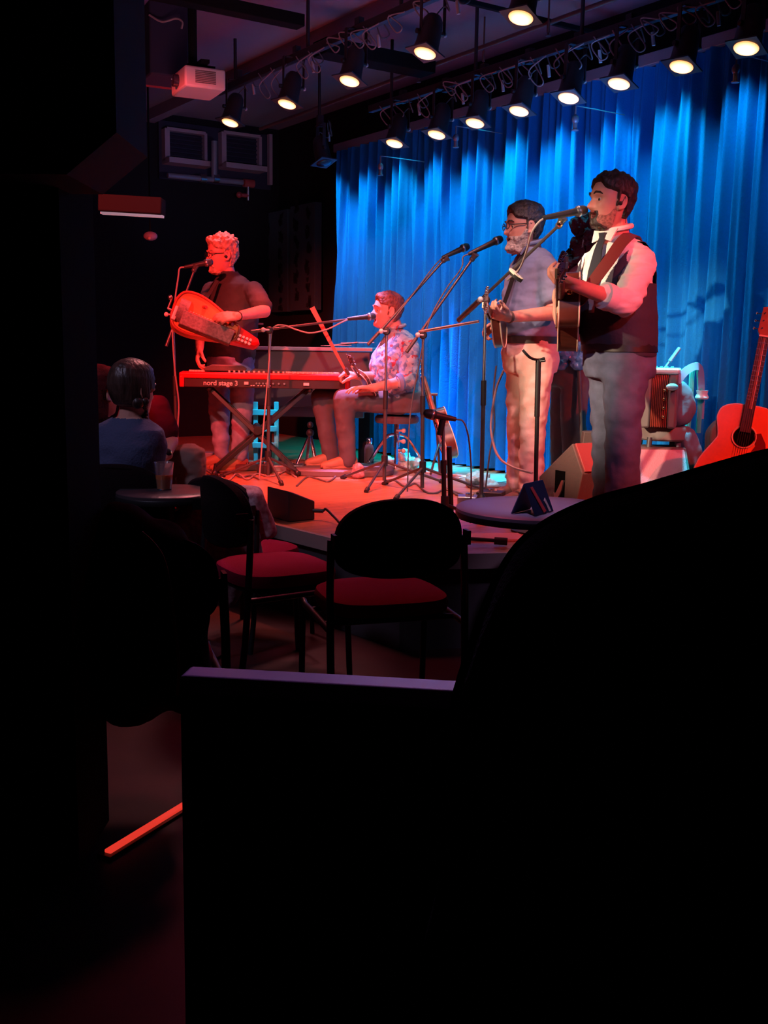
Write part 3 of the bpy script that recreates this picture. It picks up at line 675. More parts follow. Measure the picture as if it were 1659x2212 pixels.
def figure(name, label, loc, voxel, body, head, facefn=None, skin='skin'):
    t = thing(name, label, 'person', loc)
    mb = MB(); head.grid(mb); head.ears(mb); body(mb); mb.remesh(voxel, 3)
    mb.build('body', M[skin], t, mats=[M['mouth'], M['lip']], fm=head.facemat())
    return t
def legs(mb, hips, L, R, rs):
    for j in (L, R): mb.caps(j, rs)
def trouser(t, m, secs, Lp, Rp, rs, seed, amp=.007, vox=.011, cut=None):
    mb = MB(); mb.loft(secs); mb.caps(Lp, rs); mb.caps(Rp, rs); mb.remesh(vox, 6).wrinkle(amp, (10, 10, 16), seed)
    return mb.build('trousers', M[m], t)
def secs_(J, F, S, rows, infl=0):
    out = []
    for (px, py, a, b) in rows:
        out.append((J(px, py, 0), S * (b + infl), F * (a + infl)))
    return out
# ================= D: guitarist in waistcoat
d0 = 5.44
J = lambda px, py, dd=0: P(px, py, d0 + dd)
F, S = mkframe((-.80, -.60, 0)); FH = V((-.93, -.30, .10))
hd = Head(J(1319, 438, -.02), FH, sc=1.09, op=1.0)
rows = [(1338, 772, .14, .175), (1336, 735, .155, .185), (1333, 690, .165, .19), (1330, 640, .155, .195), (1330, 590, .145, .20), (1334, 550, .115, .185), (1336, 525, .085, .13), (1335, 508, .065, .07)]
Ls, Le, Lw = J(1386, 568, -.13), J(1352, 656, -.30), J(1245, 617, -.46)
Rs, Re, Rw = J(1283, 568, .13), J(1262, 655, .22), J(1205, 640, .02)
hipL, kL, aL_ = J(1352, 790, -.08), J(1345, 925, -.12), G(1345, d0 - .12, STAGE + .09)
hipR, kR, aR_ = J(1322, 790, .08), J(1315, 925, .06), G(1318, d0 + .08, STAGE + .09)
def bodyD(mb):
    mb.loft(secs_(J, F, S, rows, -.018)); mb.caps([J(1333, 515), J(1327, 480), J(1322, 458)], [.064, .062, .062])
    mb.caps([Ls, Le, Lw], [.055, .046, .031]); mb.caps([Rs, Re, Rw], [.055, .046, .030])
    hand(mb, Lw, J(1205, 600, -.50) - Lw, V((-.1, .35, 1)), V((0, .9, .3)), 1.12, (45, 55, 40), 30)
    hand(mb, Rw, V((-.15, -.25, -1)), V((.95, -.1, 0)), V((0, -1, 0)), 1.1, (20, 30, 25), 20)
    mb.caps([hipL, kL, aL_], [.08, .05, .04]); mb.caps([hipR, kR, aR_], [.08, .05, .04])
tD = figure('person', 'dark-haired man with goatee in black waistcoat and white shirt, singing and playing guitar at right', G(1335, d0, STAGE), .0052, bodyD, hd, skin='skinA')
hd.details(tD, M['hairdk']); hd.hair(tD, M['hairdk'], thick=.017, ns=.45, freq=36, top=.002, burn=-.025)
hd.beard(tD, M['hairdk'], .0035, -.046, .004, goatee=True, ns=.7)
hd.beard(tD, mat('stubble', (.36, .13, .10), .8, var=.4, vscale=90), .0022, -.060, .001, ns=.1, name='stubble')
MB().ell(hd.w(-.004, .084, -.012), .010).path([hd.w(-.006, .090, -.014), hd.w(-.02, .092, .02), hd.w(-.035, .085, -.01), hd.w(-.05, .07, -.09)], .0018, 6).build('ear_monitor', M['black'], tD)
trouser(tD, 'jeans', secs_(J, F, S, [(1338, 735, .158, .182), (1338, 775, .165, .188), (1338, 815, .15, .18)]), [hipL, kL, V((aL_.x, aL_.y, STAGE + .035))], [hipR, kR, V((aR_.x, aR_.y, STAGE + .035))], [.122, .092, .082], 1, .009)
mb = MB(); shoe(mb, aL_, aL_ + V((-1, -.5, 0)), STAGE); shoe(mb, aR_, aR_ + V((-1, -.3, 0)), STAGE); mb.build('shoes', M['boot'], tD)
mb = MB(); mb.loft(secs_(J, F, S, rows, 0)); mb.caps([Ls, Ls * .45 + Le * .55, Le, Le * .62 + Lw * .38], [.076, .073, .068, .060]); mb.caps([Rs, Re, Re * .6 + Rw * .4], [.072, .062, .052])
mb.remesh(.0085, 5).wrinkle(.012, (9, 9, 26), 3).build('shirt', M['whiteshirt'], tD)
cf = Le * .62 + Lw * .38; dd_ = (Lw - Le).normalized()
mb = MB(); mb.lathe([(.050, -.03), (.062, -.028), (.066, 0), (.064, .028), (.048, .032)], cf, dd_, 20); mb.build('shirt_cuff', M['whiteshirt'], tD)
# collar
mb = MB()
for sg in (-1, 1):
    mb.prism([(0, 0), (.075, .01), (.06, -.06), (.015, -.045)] if sg > 0 else [(0, 0), (-.075, .01), (-.06, -.06), (-.015, -.045)], J(1333, 500) + F * .084 - z0 * .005, S, (z0 + F * -.5).normalized(), F, .008)
mb.path([J(1333, 500) + F * (.068 * math.cos(a)) + S * (.070 * math.sin(a)) + z0 * (.016 - .016 * math.cos(a)) for a in [2 * PI * k / 20 for k in range(20)]], .013, 8, closed=True)
mb.build('collar', M['whiteshirt'], tD)
mb = MB(); mb.loft(secs_(J, F, S, rows[:-1], .012), 48); mb.remesh(.0055, 6).wrinkle(.003, (12, 12, 18), 5)
vc = J(1333, 500)
def vcut(p):
    q = p - vc; z = -q.z; y = q.dot(S); x = q.dot(F)
    if x > .0 and z < .40 and abs(y) < .02 + max(0, (.36 - z)) * .50: return True
    if abs(y) > .150 + .04 * smooth01((z - .12) / .12) and z < .26 and z > .03: return True
    return z < .012
mb.cull(vcut).build('waistcoat', M['vest'], tD)
pts = [vc + F * .098 - z0 * .03, vc + F * .128 - z0 * .10, vc + F * .150 - z0 * .2, vc + F * .165 - z0 * .32]
mb = MB(); 
for i, (p, w_) in enumerate(zip(pts, (.026, .028, .038, .044))): pass
vs = []
for p, w_ in zip(pts, (.018, .024, .036, .042)): vs += [p - S * w_, p + S * w_, p + S * w_ + F * .008, p - S * w_ + F * .008]
mb.add(vs, [(4 * i + k, 4 * i + (k + 1) % 4, 4 * i + 4 + (k + 1) % 4, 4 * i + 4 + k) for i in range(3) for k in range(4)] + [(3, 2, 1, 0), (12, 13, 14, 15)]).prism([(-.020, .016), (.020, .016), (.012, -.022), (-.012, -.022)], pts[0] + F * .004, S, z0, F, .02).build('tie', M['tie'], tD)
mb = MB().loft([(J(1337, 742) , S * .192, F * .165), (J(1337, 760), S * .195, F * .168)]).build('belt', M['belt'], tD)

# ------------------------------------------------------------------ stringed instruments
def outline(pts, n=6):
    h = bez(pts, n); a = [(p.x, p.y) for p in h]; b = [(-x, y) for x, y in reversed(a) if x > 1e-4]; return a + b
def guitar(name, label, loc, N, FN, kind='acoustic', size=1.0, topm='spruce', sidem='rosewood', pick=True, cat='guitar'):
    N = V(N).normalized(); FN = V(FN); FN = (FN - N * FN.dot(N)).normalized(); X = N.cross(FN).normalized(); k = size
    t = thing(name, label, cat, loc); o = V(loc)
    if kind == 'acoustic': pts = [(0, -.255), (.10, -.25), (.175, -.20), (.20, -.12), (.185, -.04), (.135, .055), (.122, .09), (.135, .15), (.142, .19), (.125, .235), (.07, .26), (0, .262)]; nb, nl, th, hw = .262, .36, .105, .024
    elif kind == 'mandolin': pts = [(0, -.16), (.07, -.15), (.115, -.09), (.125, -.02), (.105, .05), (.06, .11), (.03, .15), (0, .155)]; nb, nl, th, hw = .155, .22, .05, .015
    else: pts = [(0, -.18), (.06, -.175), (.10, -.13), (.10, -.08), (.06, -.01), (.06, .03), (.08, .09), (.075, .14), (.04, .172), (0, .175)]; nb, nl, th, hw = .175, .14, .04, .013
    ol = outline([V((a, b, 0)) for a, b in pts]); ol = [(a * k, b * k) for a, b in ol]
    MB().prism(ol, o, X, N, FN, th * k).build('body', M[sidem], t, bevel=.003)
    MB().prism([(a * .985, b * .985) for a, b in ol], o + FN * (th / 2 * k + .002), X, N, FN, .006).build('soundboard', M[topm], t)
    for sg in (-1, 1):
        MB().path([o + X * a + N * b + FN * (sg * (th / 2 * k)) for a, b in ol], .0045 * k, 6, closed=True).build('binding', M['cream'], t)
    f0 = th / 2 * k + .006
    if kind == 'acoustic':
        MB().lathe([(.05 * k, 0), (.05 * k, .001)], o + N * (.10 * k) + FN * (f0), FN, 32).build('sound_hole', M['hole'], t)
        MB().path([o + N * (.10 * k) + FN * f0 + X * (.057 * k * math.cos(a)) + N * (.057 * k * math.sin(a)) for a in [2 * PI * q / 28 for q in range(28)]], .004 * k, 6, closed=True).build('rosette', M['cream'], t)
        if pick: MB().prism([(.045 * k, .12 * k), (.075 * k, .13 * k), (.105 * k, .08 * k), (.12 * k, .0), (.10 * k, -.06 * k), (.05 * k, -.055 * k), (.045 * k, .03 * k), (.062 * k, .065 * k)], o + FN * (f0 + .001), X, N, FN, .003).build('pickguard', M['pick'], t)
        MB().box(o - N * (.09 * k) + FN * (f0 + .004), (.16 * k, .03 * k, .010), X, N).build('bridge', M['ebony'], t, bevel=.003)
    L = nl * k; a = o + N * (nb * k) 
    nk = MB(); nk.path([a - N * .02 + FN * (f0 - .012), a + N * L + FN * (f0 - .010)], [hw * 1.05 * k, hw * .85 * k], 14); nk.build('neck', M['neckwood'], t)
    fs = N * ((.14 if kind == 'acoustic' else .03) * k)
    fb = MB(); c = a + (N * L - fs) / 2 + FN * (f0 + .006); fb.box(c, ((N * L + fs).length, hw * 2.1 * k, .007), N, X); fb.build('fretboard', M['ebony'], t)
    fr = MB()
    for q in range(14): fr.box(a + N * (L * (1 - .5 ** (q / 12) ) * 1.75 * -1 + L) + FN * (f0 + .0105), (.002, hw * 2.05 * k, .002), N, X)
    fr.build('frets', M['steel'], t)
    h0 = a + N * L; hN = (N - FN * .22).normalized(); hl = (.17 if kind == 'acoustic' else .13) * k
    MB().prism([(-.022 * k, 0), (.022 * k, 0), (.036 * k, .03 * k), (.032 * k, hl), (.0, hl + .008), (-.032 * k, hl), (-.036 * k, .03 * k)], h0 + FN * (f0 - .002), X, hN, hN.cross(X) * -1, .016 * k).build('headstock', M['neckwood' if kind == 'acoustic' else 'ebony'], t, bevel=.002)
    MB().box(h0 + FN * (f0 + .008), (.008, hw * 2.1 * k, .012), N, X).build('nut', M['cream'], t)
    for sg in (-1, 1):
        for q in range(3 if kind != 'mandolin' else 4):
            c = h0 + hN * ((.045 + .045 * q * (1 if kind != 'mandolin' else .7)) * k) + FN * (f0 - .004); e = c + X * (sg * .056 * k)
            tn = MB(); tn.tube(c + X * (sg * .03 * k), e, .003).ell(e, (.006 * k, .010 * k, .008 * k), X); tn.tube(c + X * (sg * .018 * k), c + X * (sg * .018 * k) + FN * .016, .004 * k); tn.build('tuner', M['chrome'], t)
    sr = MB(); ns = 6
    for q in range(ns):
        x_ = (q - 2.5) / 2.5; sr.tube(o - N * (.09 * k) + X * (x_ * .028 * k) + FN * (f0 + .014), h0 + X * (x_ * hw * .8 * k) + FN * (f0 + .014), .0008, n=4)
    sr.build('strings', M['steel'], t)
    return t
gb = P(1228, 668, 5.30); gh = P(1232, 597, 4.80)
N_ = (gh - gb).normalized()
gD = guitar('acoustic_guitar', 'brown acoustic guitar played by the man in the waistcoat, neck towards the room', gb, N_, (-1, -.12, .05), size=.90)
MB().tube(gb + N_ * .262, gb + N_ * .28, .009).ell(gb + N_ * .285, .013).build('strap_button', M['gold'], gD)
# strap from shoulder down to guitar
def strip(pts, nrm, w_, th=.004, n=10):
    pts = bez(pts, n); mb = MB(); vs = []
    for i, p in enumerate(pts):
        t_ = (pts[min(i + 1, len(pts) - 1)] - pts[max(i - 1, 0)]).normalized(); q = V(nrm(p)) if callable(nrm) else V(nrm); q = (q - t_ * q.dot(t_)).normalized(); s_ = t_.cross(q)
        vs += [p - s_ * w_ / 2, p + s_ * w_ / 2, p + s_ * w_ / 2 + q * th, p - s_ * w_ / 2 + q * th]
    return mb.add(vs, [(4 * i + k, 4 * i + (k + 1) % 4, 4 * i + 4 + (k + 1) % 4, 4 * i + 4 + k) for i in range(len(pts) - 1) for k in range(4)] + [(3, 2, 1, 0), tuple(4 * (len(pts) - 1) + k for k in range(4))])
cD = J(1335, 600)
strip([J(1382, 540, .14), J(1368, 508, .0), J(1345, 522, -.145), J(1318, 560, -.235), J(1285, 605, -.29), J(1255, 648, -.33), gb + N_ * .1 + V((.06, 0, .02))], lambda p: V((p.x - cD.x, p.y - cD.y, .15)), .062, .006).build('guitar_strap', M['strap'], gD)

# ================= C: mandolin player
d0 = 6.53
J = lambda px, py, dd=0, d0=d0: P(px, py, d0 + dd)
F, S = mkframe((-.92, -.40, 0))
hd = Head(J(1131, 491, -.02), (-.97, -.22, -.02), sc=1.08, op=.15)
rows = [(1146, 760, .15, .16), (1143, 728, .16, .165), (1140, 690, .168, .17), (1143, 645, .155, .175), (1147, 600, .138, .175), (1154, 568, .11, .165), (1153, 548, .085, .12), (1150, 535, .062, .065)]
Ls, Le, Lw = J(1182, 582, -.13), J(1196, 676, -.20), J(1098, 685, -.40)
Rs, Re, Rw = J(1124, 582, .14), J(1122, 680, .20), J(1088, 702, -.05)
hipL, kL, aL_ = J(1160, 775, -.08), J(1152, 905, -.12), G(1146, d0 - .10, STAGE + .09)
hipR, kR, aR_ = J(1132, 775, .07), J(1124, 900, .04), G(1118, d0 + .06, STAGE + .09)
def bodyC(mb):
    mb.loft(secs_(J, F, S, rows, -.018)); mb.caps([J(1149, 540), J(1142, 518), J(1138, 500)], [.060, .058, .058])
    mb.caps([Ls, Le, Lw], [.052, .046, .030]); mb.caps([Rs, Re, Rw], [.052, .045, .030])
    hand(mb, Lw, J(1068, 678, -.46) - Lw, V((0, .5, .9)), V((-.2, 0, 1)), 1.1, (55, 60, 40), 25)
    hand(mb, Rw, V((-.9, -.15, -.25)), V((.3, -.6, -.7)), V((0, -.3, 1)), 1.1, (35, 45, 40), 30)
    mb.caps([hipL, kL, aL_], [.08, .05, .04]); mb.caps([hipR, kR, aR_], [.08, .05, .04])
tC = figure('person', 'grey-bearded man with dark glasses, slate shirt and pale trousers, standing with a mandolin', G(1140, d0, STAGE), .006, bodyC, hd)
hd.details(tC, M['hairgr']); hd.hair(tC, M['hairgr'], thick=.017, ns=.35, freq=26, top=.006, front=.074, burn=-.03)
hd.beard(tC, M['beardgr'], .009, -.048, .020); hd.glasses(tC, M['black'])
trouser(tC, 'chino', secs_(J, F, S, [(1146, 728, .158, .165), (1146, 770, .168, .175), (1146, 805, .15, .17)]), [hipL, kL, V((aL_.x, aL_.y, STAGE + .05))], [hipR, kR, V((aR_.x, aR_.y, STAGE + .05))], [.112, .084, .070], 11, .010)
mb = MB(); shoe(mb, aL_, aL_ + V((-1, -.55, 0)), STAGE); shoe(mb, aR_, aR_ + V((-1, -.3, 0)), STAGE); mb.build('shoes', M['shoe'], tC)
mb = MB(); mb.loft(secs_(J, F, S, rows[1:], 0)); mb.caps([Ls, Ls * .38 + Le * .62], [.076, .074]); mb.caps([Rs, Rs * .4 + Re * .6], [.072, .070])
mb.remesh(.0085, 4).wrinkle(.006, (12, 12, 24), 8).build('shirt', M['slate'], tC)
mb = MB()
for sg in (-1, 1): mb.prism([(0, 0), (sg * .07, .015), (sg * .055, -.055), (sg * .012, -.04)], J(1149, 535) + F * .08, S, (z0 - F * .5).normalized(), F, .008)
mb.path([J(1150, 530) + F * (.064 * math.cos(a)) + S * (.066 * math.sin(a)) + z0 * (.016 - .016 * math.cos(a)) for a in [2 * PI * k / 20 for k in range(20)]], .012, 8, closed=True); mb.build('collar', M['slate'], tC)
MB().loft([(J(1146, 742), S * .172, F * .167), (J(1146, 727), S * .172, F * .166)]).build('belt', M['belt'], tC)
MB().lathe([(.034, -.008), (.037, 0), (.034, .008)], Lw - (Lw - Le).normalized() * .01, Lw - Le, 18).build('bracelet', M['shoe'], tC)
mh = P(1062, 665, 6.0); mbp = P(1078, 700, 6.30)
gC = guitar('mandolin', 'small dark mandolin held by the bearded man in the slate shirt', mbp, mh - mbp, (-1, -.1, .05), 'mandolin', 1.0, 'rosewood', cat='mandolin')
strip([J(1176, 560, .10), J(1160, 540, -.02), J(1125, 560, -.10), J(1095, 640, -.14), mbp + V((0, .08, .0))], lambda p: V((p.x - J(1146, 600).x, p.y - J(1146, 600).y, .1)), .03, .004).build('mandolin_strap', M['black'], gC)

# ================= A: keyboard and hurdy-gurdy player
d0 = 8.09
J = lambda px, py, dd=0, d0=d0: P(px, py, d0 + dd)
F, S = mkframe((-.72, -.69, 0))
hd = Head(J(479, 552, -.02), (-.90, -.44, -.02), sc=1.08, op=.5)
rows = [(498, 800, .15, .165), (500, 775, .165, .175), (501, 740, .175, .19), (503, 690, .175, .20), (503, 645, .155, .205), (502, 615, .13, .19), (499, 600, .09, .13), (494, 590, .062, .068)]
Ls, Le, Lw = J(548, 628, -.14), J(571, 672, -.30), J(512, 683, -.58)
Rs, Re, Rw = J(457, 630, .12), J(433, 700, .02), J(431, 752, -.24)
hipL, kL, aL_ = J(520, 812, -.08), J(524, 890, -.10), G(517, d0 - .10, STAGE + .09)
hipR, kR, aR_ = J(476, 812, .08), J(474, 890, .06), G(478, d0 + .06, STAGE + .09)
def bodyA(mb):
    mb.loft(secs_(J, F, S, rows, -.018)); mb.caps([J(493, 598), J(488, 580), J(484, 562)], [.062, .060, .060])
    mb.caps([Ls, Le, Lw], [.054, .048, .031]); mb.caps([Rs, Re, Rw], [.054, .046, .031])
    hand(mb, Lw, J(482, 685, -.63) - Lw, V((-.2, .6, -.5)), V((-.2, 0, 1)), 1.12, (30, 40, 30), 25)
    hand(mb, Rw, V((-.10, -.35, -1)), V((.9, .2, -.2)), V((.2, -1, 0)), 1.12, (30, 40, 35), 25)
    mb.caps([hipL, kL, aL_], [.08, .05, .04]); mb.caps([hipR, kR, aR_], [.08, .05, .04])
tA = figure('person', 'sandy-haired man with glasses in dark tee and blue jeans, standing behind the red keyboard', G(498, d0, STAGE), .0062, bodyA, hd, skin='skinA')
hd.details(tA, M['hairbl']); hd.hair(tA, M['hairbl'], thick=.020, ns=.55, freq=36, top=.008, front=.074, seed=4, burn=-.02, nape=-.08)
hd.beard(tA, M['hairbl'], .006, -.050, .008, goatee=True); hd.glasses(tA, M['black'])
MB().ell(hd.w(-.004, .085, -.014), .011).build('ear_monitor', M['black'], tA)
trouser(tA, 'jeansA', secs_(J, F, S, [(499, 770, .168, .178), (499, 800, .17, .18), (498, 825, .14, .165)]), [hipL, kL, V((aL_.x, aL_.y, STAGE + .10))], [hipR, kR, V((aR_.x, aR_.y, STAGE + .10))], [.105, .078, .060], 21, .010)
mb = MB(); shoe(mb, aL_, aL_ + V((-1, -.35, 0)), STAGE, .048, .29); mb.caps([V((aL_.x, aL_.y, STAGE + .08)), V((aL_.x, aL_.y, STAGE + .16))], [.05, .052]); mb.build('boot', M['boot'], tA)
mb = MB(); shoe(mb, aR_, aR_ + V((-1, -.15, 0)), STAGE, .048, .29); mb.caps([V((aR_.x, aR_.y, STAGE + .08)), V((aR_.x, aR_.y, STAGE + .16))], [.05, .052]); mb.build('boot', M['boot'], tA)
mb = MB(); mb.loft(secs_(J, F, S, rows, 0)); mb.caps([Ls, Ls * .25 + Le * .75], [.074, .077]); mb.caps([Rs, Rs * .35 + Re * .65], [.074, .074]); mb.caps([J(494, 597), J(490, 588)], [.075, .072])
mb.remesh(.009, 5).wrinkle(.006, (12, 12, 16), 31).cull(lambda p: p.z > J(494, 586).z).build('tee_shirt', M['teeA'], tA)
MB().lathe([(.036, -.006), (.039, 0), (.036, .006)], Lw - (Lw - Le).normalized() * .01, Lw - Le, 18).build('wristband', M['black'], tA)
MB().path(bez([J(568, 700, .0), J(548, 700, -.05), J(528, 712, -.1)]), .008, 6).build('belt_pack_cable', M['cable'], tA)
# hurdy-gurdy
hc = P(448, 702, 7.55)
HX = (P(556, 748, 7.60) - P(392, 680, 7.50)).normalized(); HN = V((-.10, -.93, .38)); HN = (HN - HX * HN.dot(HX)).normalized(); HY = HN.cross(HX).normalized()
t = thing('hurdy_gurdy', 'orange wooden hurdy-gurdy with long grey key box, hung in front of the sandy-haired man', 'hurdy-gurdy', hc)
Lh = 162 * 7.55 / 2326 / HX.dot(V((1, 0, .0)) ) * .92
def hp(x, y, z): return hc + HX * (x * .58) + HY * (y * .58) + HN * z
bo = [(-.44, .0), (-.44, .13), (-.38, .24), (-.24, .275), (-.06, .25), (.12, .19), (.28, .13), (.36, .09), (.36, -.07), (.2, -.13), (.0, -.185), (-.2, -.225), (-.36, -.2), (-.43, -.1)]
ob = [(p.x, p.y) for p in bez([V((a, b, 0)) for a, b in bo + bo[:1]], 5)][:-1]
MB().prism([(a * .58, b * .58) for a, b in ob], hc, HX, HY, HN, .11).build('body', M['gurdy'], t, bevel=.006)
MB().path([hp(a, b, .057) for a, b in ob], .010, 8, closed=True).build('rim', M['accred'], t)
MB().box(hp(.0, -.095, .095), (.37, .105, .07), HX, HY).build('key_box', M['grey'], t, bevel=.006)
kk = MB()
for q in range(14): kk.box(hp(-.24 + .036 * q, .012, .09), (.010, .02, .012), HX, HY)
kk.build('keys', M['cream'], t, smooth=False)
MB().box(hp(.0, .0, .08), (.39, .022, .05), HX, HY).build('key_rail', M['accred'], t, bevel=.004)
wc = MB(); vs = []
for sg in (-1, 1):
    for q in range(13): a = PI * q / 12; vs.append(hp(-.33, .01, .055) + HX * (sg * .035) + HY * (.085 * math.cos(a)) + HN * (.065 * math.sin(a)))
wc.add(vs, [(q, q + 1, 14 + q, 13 + q) for q in range(12)] + [tuple(range(12, -1, -1)), tuple(range(13, 26)), (0, 13, 25, 12)]).build('wheel_cover', M['grey'], t)
MB().box(hp(-.40, -.06, .075), (.03, .10, .04), HX, HY).build('tailpiece', M['white'], t, bevel=.004)
MB().prism([(.18, .075), (.36, .035), (.385, .0), (.36, -.03), (.18, -.06)], hc, HX, HY, HN, .10).build('peg_head', M['kred'], t, bevel=.008)
for q in range(4):
    for s_ in (0, 1): MB().tube(hp(.40 + .045 * q, -.005 - .05 * s_, .05), hp(.40 + .045 * q, -.005 - .05 * s_, .075), .010).build('peg', M['white'], t)
MB().tube(hp(-.44, 0, 0), hp(-.50, .0, 0), .008).tube(hp(-.50, 0, 0), hp(-.50, .14, .0), .007).ell(hp(-.52, .14, 0), .018).build('crank', M['steel'], t)
for q, (u_, w_) in enumerate(((.05, .10), (.14, .10), (-.12, .16), (.24, .09))):
    MB().tube(hp(u_, w_, .05), hp(u_ + .03, w_ + .0, .075), .012).build('tangent_knob', M['accred'], t)
strip([J(470, 606, -.16), J(440, 650, -.25), J(400, 672, -.42)], lambda p: V((-.4, -1, .1)), .03, .004).build('shoulder_strap', M['teeA'], t)

# ================= B: seated fiddler
d0 = 7.9; BZ = STAGE + .045
J = lambda px, py, dd=0, d0=d0: P(px, py, d0 + dd)
F, S = mkframe((-.92, -.39, 0))
hd = Head(J(836, 673, -.02), (-.96, -.22, .10), sc=1.06, op=1.0)
rows = [(866, 885, .15, .17), (864, 860, .165, .175), (853, 825, .175, .185), (850, 790, .17, .19), (853, 760, .145, .185), (862, 738, .115, .17), (860, 722, .085, .12), (856, 712, .062, .066)]
Ls, Le, Lw = J(884, 752, -.14), J(882, 822, -.24), J(806, 838, -.36)
Rs, Re, Rw = J(836, 755, .13), J(812, 815, .02), J(772, 812, -.26)
hipL, kL, aL_ = J(862, 868, -.09), J(742, 862, -.16), G(752, d0 - .14, BZ + .09)
hipR, kR, aR_ = J(858, 868, .09), J(694, 860, .10), G(716, d0 + .06, BZ + .09)
def bodyB(mb):
    mb.loft(secs_(J, F, S, rows, -.018)); mb.caps([J(856, 718), J(850, 700), J(845, 684)], [.060, .058, .058])
    mb.caps([Ls, Le, Lw], [.052, .046, .030]); mb.caps([Rs, Re, Rw], [.052, .045, .030])
    hand(mb, Lw, J(770, 838, -.38) - Lw, V((0, 0, -1)), V((0, 1, .1)), 1.12, (8, 22, 18), 12, .16)
    hand(mb, Rw, V((-.95, -.2, .2)), V((.1, .2, -1)), V((0, -1, .3)), 1.12, (60, 70, 50), 35)
    mb.caps([hipL, kL, aL_], [.08, .05, .04]); mb.caps([hipR, kR, aR_], [.08, .05, .04])
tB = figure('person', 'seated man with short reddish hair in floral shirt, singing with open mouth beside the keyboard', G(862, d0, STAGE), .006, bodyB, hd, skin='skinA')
hd.details(tB, M['hairbr']); hd.hair(tB, M['hairbr'], thick=.012, ns=.3, freq=30, top=.008, front=.072, burn=-.03)
trouser(tB, 'slacks', secs_(J, F, S, [(866, 842, .168, .178), (866, 868, .175, .185), (862, 890, .16, .175)]), [hipL, kL, V((aL_.x, aL_.y, BZ + .05))], [hipR, kR, V((aR_.x, aR_.y, BZ + .05))], [.098, .080, .062], 41, .006)
mb = MB(); shoe(mb, aL_, aL_ + V((-1, -.25, 0)), BZ); mb.build('shoe', M['boot'], tB); mb = MB(); shoe(mb, aR_, aR_ + V((-1, -.2, 0)), BZ); mb.build('shoe', M['boot'], tB)
mb = MB(); mb.loft(secs_(J, F, S, rows[1:], .004)); mb.caps([Ls, Ls * .5 + Le * .5, Le, Le * .78 + Lw * .22], [.078, .072, .066, .058]); mb.caps([Rs, Re], [.072, .062])
mb.remesh(.009, 4).wrinkle(.007, (14, 14, 18), 51).build('shirt', M['floral'], tB)
mb = MB(); mb.path([J(856, 711) + F * (.064 * math.cos(a)) + S * (.066 * math.sin(a)) + z0 * (.016 - .016 * math.cos(a)) for a in [2 * PI * k / 20 for k in range(20)]], .013, 8, closed=True).build('collar', M['floral'], tB)
MB().lathe([(.056, -.022), (.066, 0), (.055, .022)], Le * .76 + Lw * .24, Lw - Le, 20).build('rolled_cuff', M['slate'], tB)
MB().box(J(892, 862, .02), (.03, .06, .09)).build('belt_pack', M['black'], tB, bevel=.006)
fb = P(792, 826, 7.66); fh = P(766, 786, 7.52)
guitar('fiddle', 'small reddish fiddle upright in the lap of the seated singer', fb, fh - fb, (-.75, -.62, -.1), 'fiddle', .66, 'rosewood', cat='fiddle')
a, b = P(674, 664, 7.60), P(752, 812, 7.56)
t = thing('fiddle_bow', 'long reddish fiddle bow held upright and slanting left by the seated singer', 'bow', (a + b) / 2)
dd = (b - a).normalized(); sd = V((0, 1, 0)); e_ = dd.cross(sd).normalized()
mb = MB(); mb.add([a - e_ * .018 - sd * .004, a + e_ * .018 - sd * .004, b + e_ * .008 - sd * .004, b - e_ * .008 - sd * .004, a - e_ * .018 + sd * .004, a + e_ * .018 + sd * .004, b + e_ * .008 + sd * .004, b - e_ * .008 + sd * .004], [(0, 1, 2, 3), (7, 6, 5, 4), (0, 4, 5, 1), (1, 5, 6, 2), (2, 6, 7, 3), (3, 7, 4, 0)]).build('stick', M['accred'], t, smooth=False)
MB().box(b - dd * .03 + e_ * .01, (.05, .02, .02), dd).build('frog', M['ebony'], t, bevel=.003)

# ================= E: player half hidden between the two standing men
d0 = 6.90
J = lambda px, py, dd=0, d0=d0: P(px, py, d0 + dd)
F, S = mkframe((-.85, -.5, 0))
hd = Head(J(1275, 525), (-.55, .83, 0), sc=1.02, op=.2)
rows = [(1238, 800, .13, .17), (1240, 760, .135, .17), (1243, 700, .13, .165), (1246, 640, .13, .18), (1250, 590, .10, .17), (1254, 570, .06, .07)]
Ls, Le, Lw = J(1280, 600, -.12), J(1282, 680, -.15), J(1240, 705, -.2)
Rs, Re, Rw = J(1222, 600, .12), J(1215, 680, .1), J(1205, 700, -.1)
hipL, kL, aL_ = J(1244, 815, -.08), J(1238, 900, -.08), G(1245, d0 - .08, STAGE + .09)
hipR, kR, aR_ = J(1222, 815, .08), J(1216, 900, .08), G(1215, d0 + .08, STAGE + .09)
def bodyE(mb):
    mb.loft(secs_(J, F, S, rows, -.018)); mb.caps([J(1254, 580), J(1260, 540)], [.05, .05])
    mb.caps([Ls, Le, Lw], [.045, .040, .027]); mb.caps([Rs, Re, Rw], [.045, .04, .027])
    hand(mb, Lw, V((-.9, -.3, .1)), V((0, 0, -1)), V((0, -1, 0)), 1.0); hand(mb, Rw, V((-.9, -.3, .1)), V((0, 0, -1)), V((0, -1, 0)), 1.0)
    mb.caps([hipL, kL, aL_], [.07, .045, .035]); mb.caps([hipR, kR, aR_], [.07, .045, .035])
tE = figure('person', 'player with dark curly hair in dark trousers, mostly hidden behind the guitarist in the waistcoat', G(1230, d0, STAGE), .008, bodyE, hd)
hd.details(tE, M['hairau']); hd.hair(tE, M['hairau'], thick=.035, ns=.8, freq=34, top=.02, front=.07, nape=-.12)
cu_ = MB(); random.seed(5)
